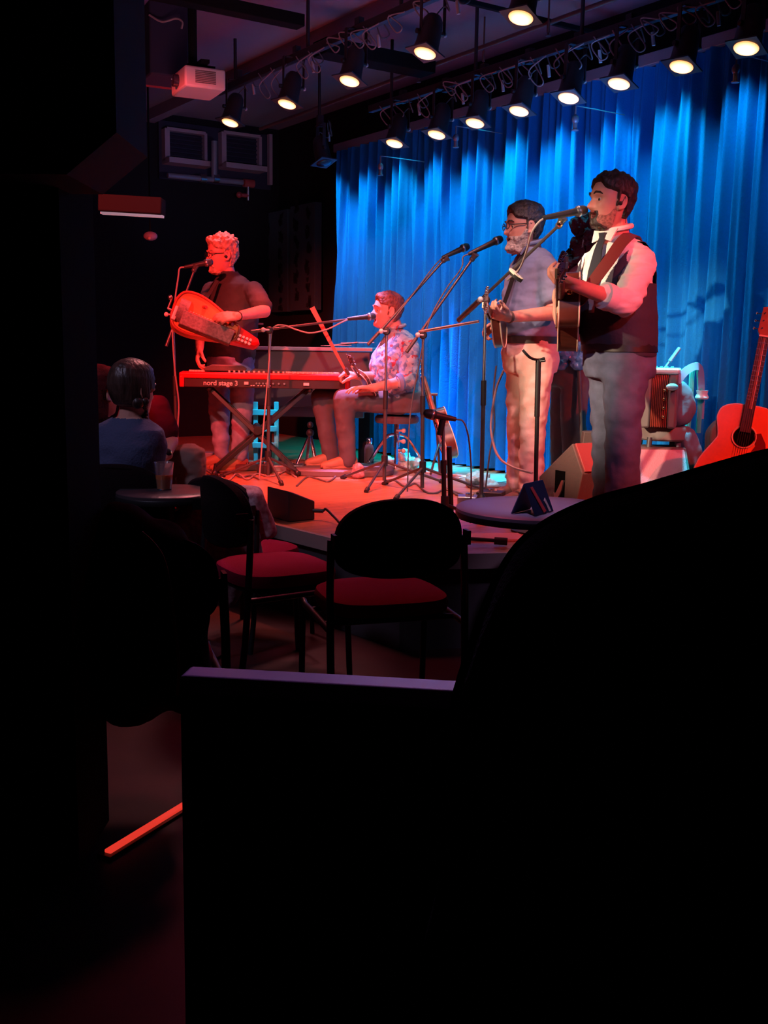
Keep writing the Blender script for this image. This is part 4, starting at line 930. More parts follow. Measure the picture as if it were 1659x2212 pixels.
for q in range(60):
    f_ = random.random(); c = J(1208 + 75 * f_ + random.uniform(-10, 16), 560 - 62 * f_ + random.uniform(-4, 40), random.uniform(-.08, .1)); cu_.ell(c, random.uniform(.02, .03))
cu_.remesh(.012, 2).wrinkle(.012, (50, 50, 50)).build('long_curls', M['hairau'], tE)
trouser(tE, 'slacks', secs_(J, F, S, [(1234, 775, .15, .17), (1234, 815, .155, .175), (1232, 835, .14, .16)]), [hipL, kL, V((aL_.x, aL_.y, STAGE + .05))], [hipR, kR, V((aR_.x, aR_.y, STAGE + .05))], [.10, .085, .075], 61, .006)
mb = MB(); shoe(mb, aL_, aL_ + V((-1, -.5, 0)), STAGE); shoe(mb, aR_, aR_ + V((-1, -.3, 0)), STAGE); mb.build('shoes', M['shoe'], tE)
mb = MB(); mb.loft(secs_(J, F, S, rows, 0)); mb.caps([Ls, Le, Lw], [.06, .055, .042]); mb.caps([Rs, Re, Rw], [.06, .055, .042]); mb.remesh(.011, 4).wrinkle(.006).build('shirt', M['darkred'], tE)
# ------------------------------------------------------------------ microphone stands and microphones
def microphone(a, b, label, ballm='stand'):
    a, b = V(a), V(b); d_ = (b - a).normalized(); L = (b - a).length
    t = thing('microphone', label, 'microphone', a)
    MB().lathe([(.010, 0), (.012, .005), (.019, L * .72), (.020, L * .74)], a, d_, 18).build('handle', M['blackplastic'], t)
    MB().lathe([(.020, 0), (.026, .006), (.027, .02), (.025, .045), (.018, .06), (.006, .066), (.001, .0665)], a + d_ * (L * .74), d_, 20).build('grille', M[ballm], t)
    MB().lathe([(.0265, 0), (.028, .003), (.028, .009), (.0265, .012)], a + d_ * (L * .74 + .012), d_, 20).build('ring', M['steel'], t)
    return t
def stand(label, base, top, boom=None, legs=3, ang0=.3, legl=.34, round_=False, clip=None, knob=True, name='microphone_stand', grip=None, col='stand', legh=.16):
    base, top = V(base), V(top)
    t = thing(name, label, 'microphone stand', base)
    ax = (top - base).normalized(); L = (top - base).length
    MB().tube(base + ax * .03, base + ax * (L * .58), .0125).build('lower_pole', M[col], t)
    MB().tube(base + ax * (L * .5), top, .0085).build('upper_pole', M['steel'], t)
    MB().tube(base + ax * (L * .50), base + ax * (L * .62), .016, n=16).build('clutch', M['blackplastic'], t)
    if round_:
        MB().lathe([(.13, 0), (.13, .008), (.05, .028), (.022, .07), (.016, .08)], base, (0, 0, 1), 32).build('base', M['black'], t)
    else:
        MB().tube(base + z0 * (legh - .03), base + z0 * (legh + .04), .022, n=16).build('hub', M['blackplastic'], t)
        for k in range(legs):
            a = ang0 + 2 * PI * k / legs; f = base + V((math.cos(a) * legl, math.sin(a) * legl, .012))
            lg = MB().tube(base + z0 * legh, f, .009).build('leg', M[col], t)
            d_ = (f - base - z0 * legh).normalized(); MB().tube(f - d_ * .03, f + d_ * .012, .016, .014, 12).build('rubber_foot', M['blackplastic'], lg)
    if boom:
        p0, p1 = V(boom[0]), V(boom[1]); bm = MB().tube(p0, p1, .0085).build('boom', M[col], t)
        d_ = (p1 - p0).normalized(); gl = grip or .10
        MB().tube(p0 - d_ * .01, p0 + d_ * gl, .0165 if grip and grip > .15 else .0115, n=16).build('counterweight', M['stand'], bm)
        MB().ell(top, (.026, .022, .026)).tube(top - V((0, .03, 0)), top + V((0, .03, 0)), .018).build('clamp', M['blackplastic'], t)
        if knob: MB().tube(top - V((.0, .03, 0)), top - V((.03, .06, 0)), .006).ell(top - V((.035, .065, 0)), .016).build('knob', M['white'], t)
    if clip:
        c, e = V(clip[0]), V(clip[1]); MB().tube(c, e, .014, .024, 14).ell(c, .018).build('clip', M['stand'], t)
    return t
def cable(pts, label, r=.0045, m='cable', n=10): return tag(MB().path(bez(pts, n), r, 6).build('cable', M[m]), label, 'cable')
# A's
b = G(383, 7.62, STAGE); tp = P(374, 680, 7.62)
stand('boom microphone stand in front of the sandy-haired keyboard player', b, tp, (P(360, 745, 7.62), P(420, 583, 7.72)), ang0=-.5, clip=(P(419, 584, 7.72), P(424, 572, 7.72)), grip=.12)
microphone(P(398, 577, 7.70), P(456, 566, 7.76), 'red-lit microphone at the mouth of the sandy-haired keyboard player')
cable([P(398, 577, 7.7), P(388, 580, 7.7), P(385, 600, 7.7), P(378, 650, 7.66), P(373, 720, 7.6), P(378, 800, 7.58), P(386, 870, 7.6), P(384, 930, 7.6), G(384, 7.58, STAGE + .01), G(410, 7.5, STAGE + .008)], 'pale cable hanging down the stand left of the keyboard', .006, 'cablered')
# B's: horizontal boom
b = G(579, 7.35, STAGE); tp = P(582, 713, 7.35)
stand('microphone stand with near-horizontal boom between keyboard player and seated fiddler', b, tp, (P(545, 716, 7.33), P(752, 690, 7.55)), ang0=.9, grip=.10)
microphone(P(750, 689, 7.55), P(808, 683, 7.62), 'microphone at the open mouth of the seated fiddler')
cable([P(752, 690, 7.55), P(735, 698, 7.5), P(705, 712, 7.46), P(670, 719, 7.4), P(640, 712, 7.4), P(615, 703, 7.38), P(596, 704, 7.36), P(586, 722, 7.36), P(580, 800, 7.34), P(571, 900, 7.34), G(560, 7.3, STAGE + .01)], 'cable drooping under the horizontal boom of the fiddler microphone', .0055, 'cablered')
# two spare vocal mics
b = G(830, 7.15, STAGE); tp = P(835, 716, 7.15)
stand('slim boom microphone stand in front of the seated fiddler', b, tp, (P(797, 742, 7.12), P(958, 563, 7.30)), ang0=.25, legl=.42, clip=(P(958, 563, 7.30), P(968, 556, 7.30)))
microphone(P(955, 557, 7.29), P(1010, 532, 7.34), 'dark microphone pointing right before the curtain, left of the bearded man', 'blackplastic')
cable([P(955, 557, 7.29), P(938, 575, 7.27), P(915, 605, 7.24), P(885, 645, 7.2), P(850, 690, 7.16)], 'thin cable along the boom before the seated fiddler')
b = G(912, 6.80, STAGE); tp = P(914, 724, 6.80)
t4 = stand('boom microphone stand left of the bearded man, carrying two booms', b, tp, (P(880, 758, 6.75), P(1020, 560, 6.95)), ang0=.1, legl=.42, clip=(P(1020, 560, 6.95), P(1028, 548, 6.93)))
MB().tube(P(905, 717, 6.78), P(1035, 694, 6.62), .009).build('boom', M['steel'], t4)
microphone(P(1012, 549, 6.93), P(1086, 514, 6.98), 'dark microphone close to the beard of the man in the slate shirt', 'blackplastic')
cable([P(1012, 549, 6.93), P(1000, 556, 6.92), P(996, 580, 6.9), P(960, 630, 6.86), P(925, 700, 6.8), P(903, 800, 6.8), P(885, 910, 6.8), G(880, 6.75, STAGE + .01)], 'thin cable hanging from the bearded man\'s microphone stand')
# D's round base
b = G(1039, 6.15, STAGE); tp = P(1049, 648, 6.15)
t5 = stand('round-based microphone stand with long rising boom in front of the two standing singers', b, tp, (P(993, 690, 6.35), P(1207, 487, 5.58)), round_=True, grip=.22, clip=(P(1207, 487, 5.55), P(1217, 470, 5.53)))
microphone(P(1172, 471, 5.42), P(1269, 453, 5.50), 'microphone at the mouth of the man in the waistcoat')
MB().ell(P(1210, 484, 5.52), .016).build('clip_knob', M['gold'], t5)
cable([P(1190, 469, 5.43), P(1168, 476, 5.42), P(1150, 500, 5.45), P(1138, 540, 5.60), P(1122, 580, 5.82), P(1096, 605, 5.97)], 'cable looping from the waistcoat singer\'s microphone down to its boom', .0055, 'cablered')
t = thing('boom_tray', 'white-edged oval pick holder clipped to the rising boom', 'holder', P(1115, 590, 5.87))
o_ = P(1115, 592, 5.87); ex_ = (P(1131, 603, 5.85) - P(1100, 578, 5.87)).normalized(); ey_ = V((.35, .9, .25)); ey_ = (ey_ - ex_ * ey_.dot(ex_)).normalized(); ez_ = ex_.cross(ey_)
MB().prism([(.048 * math.cos(a), .022 * math.sin(a)) for a in [2 * PI * k / 24 for k in range(24)]], o_, ex_, ey_, ez_, .010).build('rim', M['cream'], t)
MB().prism([(.042 * math.cos(a), .020 * math.sin(a)) for a in [2 * PI * k / 24 for k in range(24)]], o_ - z0 * .012, ex_, ey_, ez_, .02).build('cup', M['black'], t)
# small central stand with black mic, nearer
b = G(960, 5.45, STAGE); tp = P(957, 905, 5.45)
t = stand('short black stand in the middle with a small horizontal microphone', b, tp, None, ang0=.6, legl=.26, col='black', legh=.12)
MB().tube(P(957, 905, 5.45), P(950, 940, 5.45), .017).build('collar', M['black'], t)
MB().tube(P(970, 965, 5.47), G(975, 5.5, STAGE + .02), .014).build('brace', M['black'], t)
microphone(P(985, 906, 5.45), P(926, 894, 5.43), 'round-headed black microphone pointing left on the short central stand', 'blackplastic')
cable([P(985, 906, 5.45), P(1000, 910, 5.45), P(1010, 935, 5.46), P(1016, 980, 5.5), P(1018, 1040, 5.5), G(1016, 5.52, STAGE + .01)], 'thin cable curling from the short central microphone')
# instrument holder stand before the pale trousers
b = G(1155, 5.35, STAGE); tp = P(1163, 778, 5.35)
t = thing('instrument_stand', 'slim black upright holder with curved fork in front of the pale trousers', 'instrument stand', b)
MB().tube(b, tp, .011).tube(P(1160, 900, 5.35), tp, .014).build('pole', M['black'], t)
MB().lathe([(.12, 0), (.12, .008), (.03, .02), (.014, .04)], b, z0, 28).build('base', M['black'], t)
MB().path(bez([P(1129, 756, 5.3), P(1138, 766, 5.3), P(1148, 774, 5.32), P(1163, 777, 5.35), P(1176, 774, 5.33)]), .007, 8).tube(P(1160, 781, 5.35), P(1178, 779, 5.33), .006).build('fork', M['black'], t)

# ------------------------------------------------------------------ keyboard and its stand
k0, k1 = P(387, 819, 7.55), P(757, 827, 7.72); k1.z = k0.z - .01
ex = (k1 - k0).normalized(); Lk = (k1 - k0).length; ey = z0.cross(ex); ey = -ey if ey.y < 0 else ey
kc = (k0 + k1) / 2; t = thing('stage_keyboard', 'long red stage keyboard, its lettered back panel facing the room', 'keyboard', kc)
o = kc + ey * .165
MB().box(o + z0 * .03, (Lk, .33, .045), ex, ey).build('body', M['kred'], t, bevel=.012)
MB().box(o - z0 * .022 + ey * .004, (Lk - .05, .31, .062), ex, ey).build('back_panel', M['kdark'], t, bevel=.004)
for s_ in (-1, 1): MB().box(o + ex * (s_ * (Lk / 2 - .018)) - z0 * .012, (.036, .332, .085), ex, ey).build('end_cheek', M['kred'], t, bevel=.01)
kb = MB()
for q in range(52): kb.box(o + ey * .10 + ex * (-Lk / 2 + .06 + (Lk - .12) * (q + .5) / 52) + z0 * .056, ((Lk - .12) / 52 * .92, .13, .012), ex, ey)
kb.build('white_keys', M['cream'], t, smooth=False)
kn = MB()
for q in range(22): kn.tube(o - ey * .08 + ex * (-Lk / 2 + .35 + .035 * q) + z0 * .05, o - ey * .08 + ex * (-Lk / 2 + .35 + .035 * q) + z0 * .066, .008)
kn.build('knobs', M['cream'], t)
def text(s, size, c, ex, ez, m, parent, name='lettering', ext=.001):
    cu = bpy.data.curves.new('t', 'FONT'); cu.body = s; cu.size = size; cu.extrude = ext; cu.align_x = 'LEFT'; cu.offset = size * .02
    o = bpy.data.objects.new('t', cu); COL.objects.link(o); dg = bpy.context.evaluated_depsgraph_get(); me = bpy.data.meshes.new_from_object(o.evaluated_get(dg))
    bpy.data.objects.remove(o); vs = [V(v.co) for v in me.vertices]; fs = [tuple(p.vertices) for p in me.polygons]
    ex, ez = V(ex), V(ez); nn = ex.cross(ez); mb = MB(); mb.add([V(c) + ex * v.x + ez * v.y + nn * v.z for v in vs], fs)
    return mb.build(name, m, parent, smooth=False)
bp = lambda px, dz=-.042: kc + ex * ((px - 572) / 370 * Lk) - ey * .0005 + z0 * dz + ey * .003
fr = lambda px, dz: kc + ex * ((px - 572) / 370 * Lk) + z0 * dz - ey * (.0015)
text('nord stage 3', .048, fr(438, -.038), ex, z0, M['text'], t)
for px in (541, 546, 556, 562, 569, 575, 581): MB().box(fr(px, -.036), (.012, .002, .006), ex, ey).build('print_mark', M['text'], t, smooth=False)
sk = MB()
for px in (552, 558, 566, 573, 580, 588, 600, 612): sk.tube(fr(px, -.02), fr(px, -.02) - ey * .006, .007, n=12)
sk.build('sockets', M['steel'], t)
for px, w_ in ((530, .03), (660, .04)): MB().box(fr(px, -.02), (w_, .004, .02), ex, ey).build('socket_plate', M['text'], t)
# x stand
ks = G(555, 7.62, STAGE); t = thing('keyboard_stand', 'black folding cross-legged stand under the red keyboard', 'keyboard stand', ks)
yo = V(ey) * .12
A_, B_ = P(452, 838, 7.7), G(640, 7.65, STAGE + .03); C_, D_ = P(668, 842, 7.8), G(464, 7.55, STAGE + .03)
for (a, b, o_) in ((A_, B_, -.03), (C_, D_, .03)):
    for s_ in (0, .26): MB().box((a + b) / 2 + ey * (s_ + o_), ((b - a).length, .03, .03), b - a, ey).build('cross_leg', M['black'], t, bevel=.003)
for b in (B_, D_): MB().tube(b - ey * .12, b + ey * .36, .015).ell(b - ey * .12, .02).ell(b + ey * .36, .02).build('foot_bar', M['black'], t)
for a in (A_, C_): MB().tube(a - ey * .06, a + ey * .30, .014).ell(a - ey * .07, .02).build('arm', M['black'], t)
m_ = (A_ + B_ + C_ + D_) / 4; MB().tube(m_ - ey * .08, m_ + ey * .32, .03, n=18).build('pivot', M['black'], t)
# dark things resting on the keyboard
q = o + ex * (-Lk * .23) + z0 * .08
tag(MB().prism([(-.16, -.02), (.13, -.02), (.15, .0), (.12, .022), (-.10, .024), (-.15, .005)], q, ex, z0, ey, .12).build('cloth_case', M['wedge'], bevel=.006), 'flat brown soft case lying on the left of the red keyboard', 'case')
q = o + ex * (.02) + z0 * .071
tag(MB().prism([(-.13, -.016), (.12, -.016), (.13, .0), (-.10, .010)], q, ex, z0, ey, .10).build('flat_case', M['stand']), 'thin dark case lying on the middle of the red keyboard', 'case')

# ------------------------------------------------------------------ piano with papers, teal chair, tripod
a, b = P(545, 760, 8.58), P(800, 765, 8.46); b.z = a.z; e1 = (b - a).normalized(); e2 = z0.cross(e1); e2 = -e2 if e2.y < 0 else e2
L = (b - a).length; c = (a + b) / 2; t = thing('upright_piano', 'dark grey upright piano with blue-lit top behind the red keyboard', 'piano', V((c.x, c.y, STAGE)))
zt = a.z + .03
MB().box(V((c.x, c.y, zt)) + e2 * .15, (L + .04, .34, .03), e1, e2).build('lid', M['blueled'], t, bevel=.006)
MB().box(V((c.x, c.y, zt - .24)) + e2 * .15, (L, .30, .44), e1, e2).build('case', M['piano'], t, bevel=.01)
MB().box(V((c.x, c.y, zt - .49)) + e2 * .14, (L * .9, .26, .10), e1, e2).build('keybed', M['piano'], t, bevel=.008)
for s_ in (-1, 1): MB().box(V((c.x, c.y, (zt - .5 + STAGE) / 2)) + e1 * (s_ * L * .45) + e2 * .15, (.09, .24, zt - .5 - STAGE), e1, e2).build('leg', M['matte'], t)
for i, (px, py, w_, rz) in enumerate(((726, 742, .22, .2), (748, 738, .26, -.3), (772, 741, .2, .5))):
    q = P(px, py, 8.66); q.z = zt + .03 + .012 * i; r = V((math.cos(rz), math.sin(rz), .12 if i == 1 else .03)).normalized()
    tag(MB().box(q, (w_, .2, .006), r).build('sheet_music', M['paper']), ['open sheet of music lying leftmost on the piano', 'raised sheet of music in the middle of the papers on the piano', 'rightmost sheet of music on the piano, nearest the fiddler'][i], 'paper', 'sheet music on the piano')
t = thing('slatted_chair', 'small turquoise-lit slatted chair seen beneath the piano', 'chair', G(572, 8.6, STAGE))
x0, x1 = 552, 597; y0_, d9 = 868, 8.38
for px in (x0, x1):
    a = P(px, 868, d9); MB().box((a + V((a.x, a.y, STAGE))) / 2, (.035, .03, a.z - STAGE)).build('post', M['teal'], t, bevel=.004)
for py in (891, 926, 962):
    a, b = P(541 if py < 930 else 545, py, d9 - .02), P(598, py, d9 - .02); MB().box((a + b) / 2, ((b - a).length, .02, .045)).build('slat', M['teal'], t, bevel=.004)
zz = STAGE + .03; a, b = G(430, 8.50, zz + .01), G(535, 8.50, zz + .01)
tag(MB().box((a + b) / 2, ((b - a).length, .12, .07)).build('floor_plank', M['pipe'], bevel=.006), 'low blue-lit bar lying on the stage behind the keyboard player', 'plank')
q = G(672, 8.05, STAGE); top = P(670, 935, 8.05)
t = thing('drum_pedal', 'chrome double-braced pedal hardware standing behind the fiddler\'s feet', 'pedal', q)
for dx, dy in ((-.12, -.1), (-.03, -.18), (.06, -.12), (.03, .12)): MB().box((top + q + V((dx, dy, 0))) / 2, ((top - q - V((dx, dy, 0))).length, .022, .014), top - q - V((dx, dy, 0))).build('leg', M['chrome'], t, bevel=.003)
MB().box(q + V((.0, -.05, .015)), (.34, .12, .02)).build('base_plate', M['chrome'], t, bevel=.004); MB().ell(top, .03).ell(top + V((0, 0, .06)), .025).build('beater', M['blackplastic'], t)
# stool under B
q = G(856, 7.95, BZ - .0); sz = P(856, 897, 7.95).z
t = thing('round_stool', 'round padded stool with chrome column under the seated fiddler', 'stool', q)
MB().lathe([(.155, 0), (.165, .015), (.165, .04), (.15, .055), (.02, .06)], V((q.x, q.y, sz - .055)), z0, 32).build('seat', M['piano'], t)
MB().tube(q + z0 * .14, V((q.x, q.y, sz - .05)), .022, n=16).build('column', M['chrome'], t)
for k in range(3):
    a = .5 + 2 * PI * k / 3; f = q + V((math.cos(a) * .24, math.sin(a) * .24, .012)); MB().path(bez([q + z0 * .24, q + z0 * .2 + (f - q) * .4, f]), .013, 8).ell(f + z0 * .004, .016).build('leg', M['chrome'], t)
for k, h in enumerate((.12, .19, .27)): MB().tube(q + z0 * h + V((-.0, -.03, 0)), q + z0 * h + V((.05, -.07, 0)), .01).ell(q + z0 * h + V((.05, -.07, 0)), .018).build('knob', M['tag'], t)
# riser board
q = G(716, 7.62, STAGE + .002); ol = [(.36 * math.copysign(abs(math.cos(a)) ** .7, math.cos(a)), .26 * math.copysign(abs(math.sin(a)) ** .7, math.sin(a))) for a in [2 * PI * k / 40 for k in range(40)]]
qc = G(735, 7.85, STAGE)
tag(MB().prism([(a * 1.1, b * 1.15) for a, b in ol], qc + z0 * .022, V((1, 0, 0)), V((0, 1, 0)), z0, .044).build('foot_riser', M['boardgrey'], bevel=.008), 'low oval dark board under the feet of the seated fiddler', 'riser')
# bottle, skull-like ornament, plastic bag
q = G(797, 8.15, STAGE); t = thing('water_bottle', 'steel-topped bottle standing beside the fiddler\'s shoes', 'bottle', q)
MB().lathe([(.036, 0), (.038, .01), (.038, .15), (.03, .18), (.02, .19)], q, z0, 24).build('body', M['wedge'], t); MB().lathe([(.022, 0), (.024, .005), (.024, .04), (.02, .045)], q + z0 * .19, z0, 20).build('cap', M['chrome'], t)
q = G(774, 7.5, STAGE + .09); t = thing('small_pouch', 'small round pinkish pouch on the stage right of the fiddler\'s shoes', 'pouch', q)
MB().ell(q - z0 * .03, (.045, .045, .05)).ell(q - z0 * .06, (.05, .05, .03)).remesh(.008, 2).wrinkle(.008, (30, 30, 30)).build('pouch', M['shawl'], t)
mb = MB(); q = G(872, 8.1, STAGE + .06)
for k in range(9): mb.ell(q + V((random.uniform(-.09, .09), random.uniform(-.06, .06), random.uniform(-.06, .06))), random.uniform(.03, .055))
tag(mb.remesh(.008, 1).wrinkle(.03, (22, 22, 22)).build('plastic_bag', M['plastic']), 'crumpled turquoise-lit plastic bag on the stage by the curtain', 'bag')
# small guitar on stand behind
g0 = P(962, 925, 7.75); g1 = P(926, 803, 7.85)
guitar('acoustic_guitar', 'narrow guitar leaning on a stand before the curtain, centre of the stage', g0 - z0 * .04, g1 - g0, (-1, .04, .25), 'acoustic', .72)
t = thing('guitar_stand', 'thin guitar stand behind the short central microphone', 'guitar stand', G(958, 7.9, STAGE))
MB().tube(G(950, 7.95, STAGE), P(938, 850, 7.95), .01).build('pole', M['stand'], t)
for px, dy in ((930, -.2), (975, -.1)): MB().tube(P(948, 960, 7.95), G(px, 7.95 + dy, STAGE + .01), .009).build('leg', M['stand'], t)
MB().tube(P(903, 852, 7.95), P(945, 852, 7.95), .011).build('yoke', M['redpaint'], t)

# ------------------------------------------------------------------ monitor wedges
def wedge(name, label, o, ex, L, D, Hh, m, grille, kind=0, slope=.45):
    ex = V(ex).normalized(); ey = z0.cross(ex).normalized(); t = thing(name, label, 'monitor speaker', o)
    # profile in ey (depth) / z, extruded along ex ; front (baffle) is the sloped face
    pr = [(0, 0), (D, 0), (D, Hh), (D * .45, Hh), (0, Hh * .28)]
    MB().prism(pr, o, ey, z0, ex, L).build('cabinet', M[m], t, bevel=.006)
    a, b = V(o) + ey * 0 + z0 * (Hh * .28), V(o) + ey * (D * .45) + z0 * Hh; up = (b - a).normalized(); nn = -(ex.cross(up)); nn = nn if nn.z > 0 else -nn
    MB().box((a + b) / 2 + nn * .004, (L * .92, (b - a).length * .9, .012), ex, up).build('grille', M[grille], t, bevel=.003)
    return t, ey, pr
# big one facing right/back towards the waistcoat singer: side panel towards the room
ob = G(1232, 6.28, STAGE); 
t = thing('monitor_speaker', 'large brown floor monitor with side handle between the two standing singers', 'monitor speaker', ob)
s1_, s2_ = G(1168, 6.12, STAGE), G(1222, 5.78, STAGE)
# side polygon from the photograph columns, on a vertical plane
pl0 = G(1172, 6.15, STAGE); plx = (G(1245, 5.88, STAGE) - pl0).normalized(); pn = V((-plx.y, plx.x, 0)); pn = -pn if pn.y > 0 else pn
def SP(px, py): 
    p = PV(px, py, pl0, pn); return ((p - pl0).dot(plx), max(0, p.z - STAGE))
pts = [SP(1166, 1030), SP(1240, 958), SP(1257, 1023), SP(1242, 1096)]
W_ = .46; back = -pn
sidep = [(-.01, .0), SP(1164, 1030), SP(1236, 958), SP(1258, 1023), (SP(1240, 1090)[0], 0)]
MB().prism(sidep, pl0 + back * (W_ / 2), plx, z0, back, W_).build('cabinet', M['wedge'], t, bevel=.006)
a, b = sidep[2], sidep[3]; pa = pl0 + plx * a[0] + z0 * a[1] + back * (W_ / 2); pb_ = pl0 + plx * b[0] + z0 * b[1] + back * (W_ / 2); u_ = (pb_ - pa).normalized(); n2 = back.cross(u_); n2 = n2 if n2.z > 0 or n2.dot(plx) > 0 else -n2
n2 = -n2 if n2.dot(plx) < 0 else n2
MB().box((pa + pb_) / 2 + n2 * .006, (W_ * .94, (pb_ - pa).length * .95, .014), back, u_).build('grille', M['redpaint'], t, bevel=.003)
hc_ = PV(1210, 1047, pl0, pn) - back * .002
MB().box(hc_, (.085, .006, .16), plx + z0 * .0, back, None).build('handle_recess', M['hole'], t, smooth=False)
MB().prism([(-.04, -.045), (-.02, -.05), (.0, -.02), (.03, .03), (.045, .03), (.03, -.03), (-.005, -.085), (-.03, -.08)], hc_ - back * .008, plx, z0, back, .012).build('handle', M['steel'], t)
MB().path(bez([pa + n2 * .02 - back * .02, (pa + pb_) / 2 + n2 * .018, pb_ + n2 * .02 + back * .03, pb_ - z0 * .1 + back * .05 + n2 * .02]), .005, 6).build('speaker_cable', M['black'], t)
# second wedge behind the waistcoat man
o_ = G(1415, 5.9, STAGE); 
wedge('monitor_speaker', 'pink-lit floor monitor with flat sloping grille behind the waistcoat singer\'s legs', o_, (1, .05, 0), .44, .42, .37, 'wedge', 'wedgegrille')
# small black wedge at the stage edge
o_ = G(640, 5.72, STAGE); ex_ = V((.80, -.6, 0)); 
t = thing('small_monitor', 'small black angular monitor box on the red stage edge', 'monitor speaker', o_)
ptsb = [(G(577, 5.72, STAGE), .155), (G(624, 5.52, STAGE), .165), (G(680, 5.62, STAGE), .115)]
q0_, q1_, q2_ = [p for p, _ in ptsb]; q3_ = q0_ + (q2_ - q1_) ; zz = [.165, .165, .10, .12]
q3_ = q0_ + (q2_ - q1_) * 1.0
mb = MB(); bs = [q0_, q1_, q2_, q3_]; mb.add(bs + [b + z0 * h for b, h in zip(bs, zz)], [(3, 2, 1, 0), (4, 5, 6, 7), (0, 1, 5, 4), (1, 2, 6, 5), (2, 3, 7, 6), (3, 0, 4, 7)]).build('cabinet', M['blackplastic'], t, smooth=False, bevel=.006)
MB().tube(q2_ + z0 * .05 - V((.01, 0, 0)), q2_ + z0 * .05 + V((.045, -.01, 0)), .012).build('plug', M['black'], t)
MB().path(bez([q2_ + z0 * .05 + V((.045, -.01, 0)), G(705, 5.6, STAGE + .06), G(724, 5.5, STAGE + .03), G(742, 5.40, STAGE + .008), G(780, 5.35, STAGE + .008)]), .007, 8).build('cord', M['black'], t)

# ------------------------------------------------------------------ chair with accordion, at the back right
q = G(1425, 6.25, STAGE); sz = P(1425, 930, 6.15).z
t = thing('wooden_chair', 'round-seated chair with coat holding the accordion, in front of the curtain', 'chair', q)
MB().lathe([(.14, -.06), (.15, -.05), (.15, .0), (.145, .02)], V((q.x, q.y, sz)), z0, 32).build('seat', M['bellows'], t)
for k in range(4):
    a = PI / 4 + PI / 2 * k; MB().tube(V((q.x + .15 * math.cos(a), q.y + .15 * math.sin(a), sz - .04)), V((q.x + .2 * math.cos(a), q.y + .2 * math.sin(a), STAGE)), .016, .013).build('leg', M['stand'], t)
bk = P(1498, 860, 6.40)
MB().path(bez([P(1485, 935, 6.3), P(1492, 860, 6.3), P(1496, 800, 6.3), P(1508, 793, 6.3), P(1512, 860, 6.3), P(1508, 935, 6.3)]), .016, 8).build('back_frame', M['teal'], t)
ct = MB().caps([P(1480, 945, 6.2), P(1490, 1010, 6.2)], [.07, .09]).caps([P(1462, 930, 6.25), P(1470, 1015, 6.25)], [.05, .07]); ct.remesh(.012, 2).wrinkle(.02, (20, 20, 5)).build('draped_coat', M['coat'], t)
ac = thing('accordion', 'brown accordion with bright turquoise-lit top standing on the round-seated chair', 'accordion', V((q.x, q.y, sz + .03)))
e1 = V((.95, -.3, 0)).normalized(); e2 = V((.3, .95, 0)).normalized(); zc = P(1425, 865, 6.15).z
hb = P(1425, 813, 6.15).z - sz
c0 = P(1425, 865, 6.15); c0.z = sz + .02 + hb / 2
MB().box(c0 - e1 * .07, (.055, .22, hb), e1, e2).build('bass_box', M['bellows'], ac, bevel=.012)
bl = MB()
for k in range(9): bl.box(c0 - e1 * (.036 - .010 * k), (.006, .21, hb * .97), e1, e2)
bl.box(c0 + e1 * .0, (.09, .19, hb * .93), e1, e2).build('bellows', M['accred'], ac, bevel=.003)
MB().box(c0 + e1 * .075, (.05, .22, hb), e1, e2).build('treble_box', M['bellows'], ac, bevel=.012)
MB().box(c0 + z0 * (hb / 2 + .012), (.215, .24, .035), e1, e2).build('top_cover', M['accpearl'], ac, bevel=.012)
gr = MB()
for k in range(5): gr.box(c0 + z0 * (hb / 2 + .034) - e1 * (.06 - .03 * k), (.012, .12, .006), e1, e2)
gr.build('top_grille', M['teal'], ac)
for k in range(4): MB().ell(c0 + e1 * .03 - e2 * .115 + z0 * (.06 - .05 * k), .010).build('button', M['gold'], ac)
MB().ell(P(1452, 836, 6.0), (.035, .02, .02)).build('strap_buckle', M['accpearl'], ac)
strip([P(1462, 825, 6.12), P(1480, 803, 6.15), P(1500, 792, 6.2), P(1512, 800, 6.25), P(1514, 850, 6.3), P(1512, 905, 6.3)], lambda p: V((.3, -1, .3)), .045, .006).build('shoulder_strap', M['strapblue'], ac)
ct = MB().caps([P(1470, 840, 6.22), P(1478, 880, 6.22), P(1468, 900, 6.2)], [.05, .075, .06]); ct.remesh(.012, 3).wrinkle(.01, (15, 15, 8)).build('cloth', M['coat'], ac)
tag(MB().lathe([(.035, 0), (.04, .01), (.03, .03), (.035, .05)], P(1516, 862, 6.27), z0, 20).build('clamp_light', M['accpearl']), 'small turquoise clip beside the chair back under the curtain', 'clip')  # plain clip, holds no lamp
a = P(1432, 800, 6.3); b = P(1468, 752, 6.34)
tag(MB().tube(a, b, .006).tube(a + (b - a) * .4, b, .011).tube(a - z0 * .25, a, .006).build('slanting_rod', M['strapblue']), 'blue-grey flute-like rod pointing up behind the accordion', 'rod')
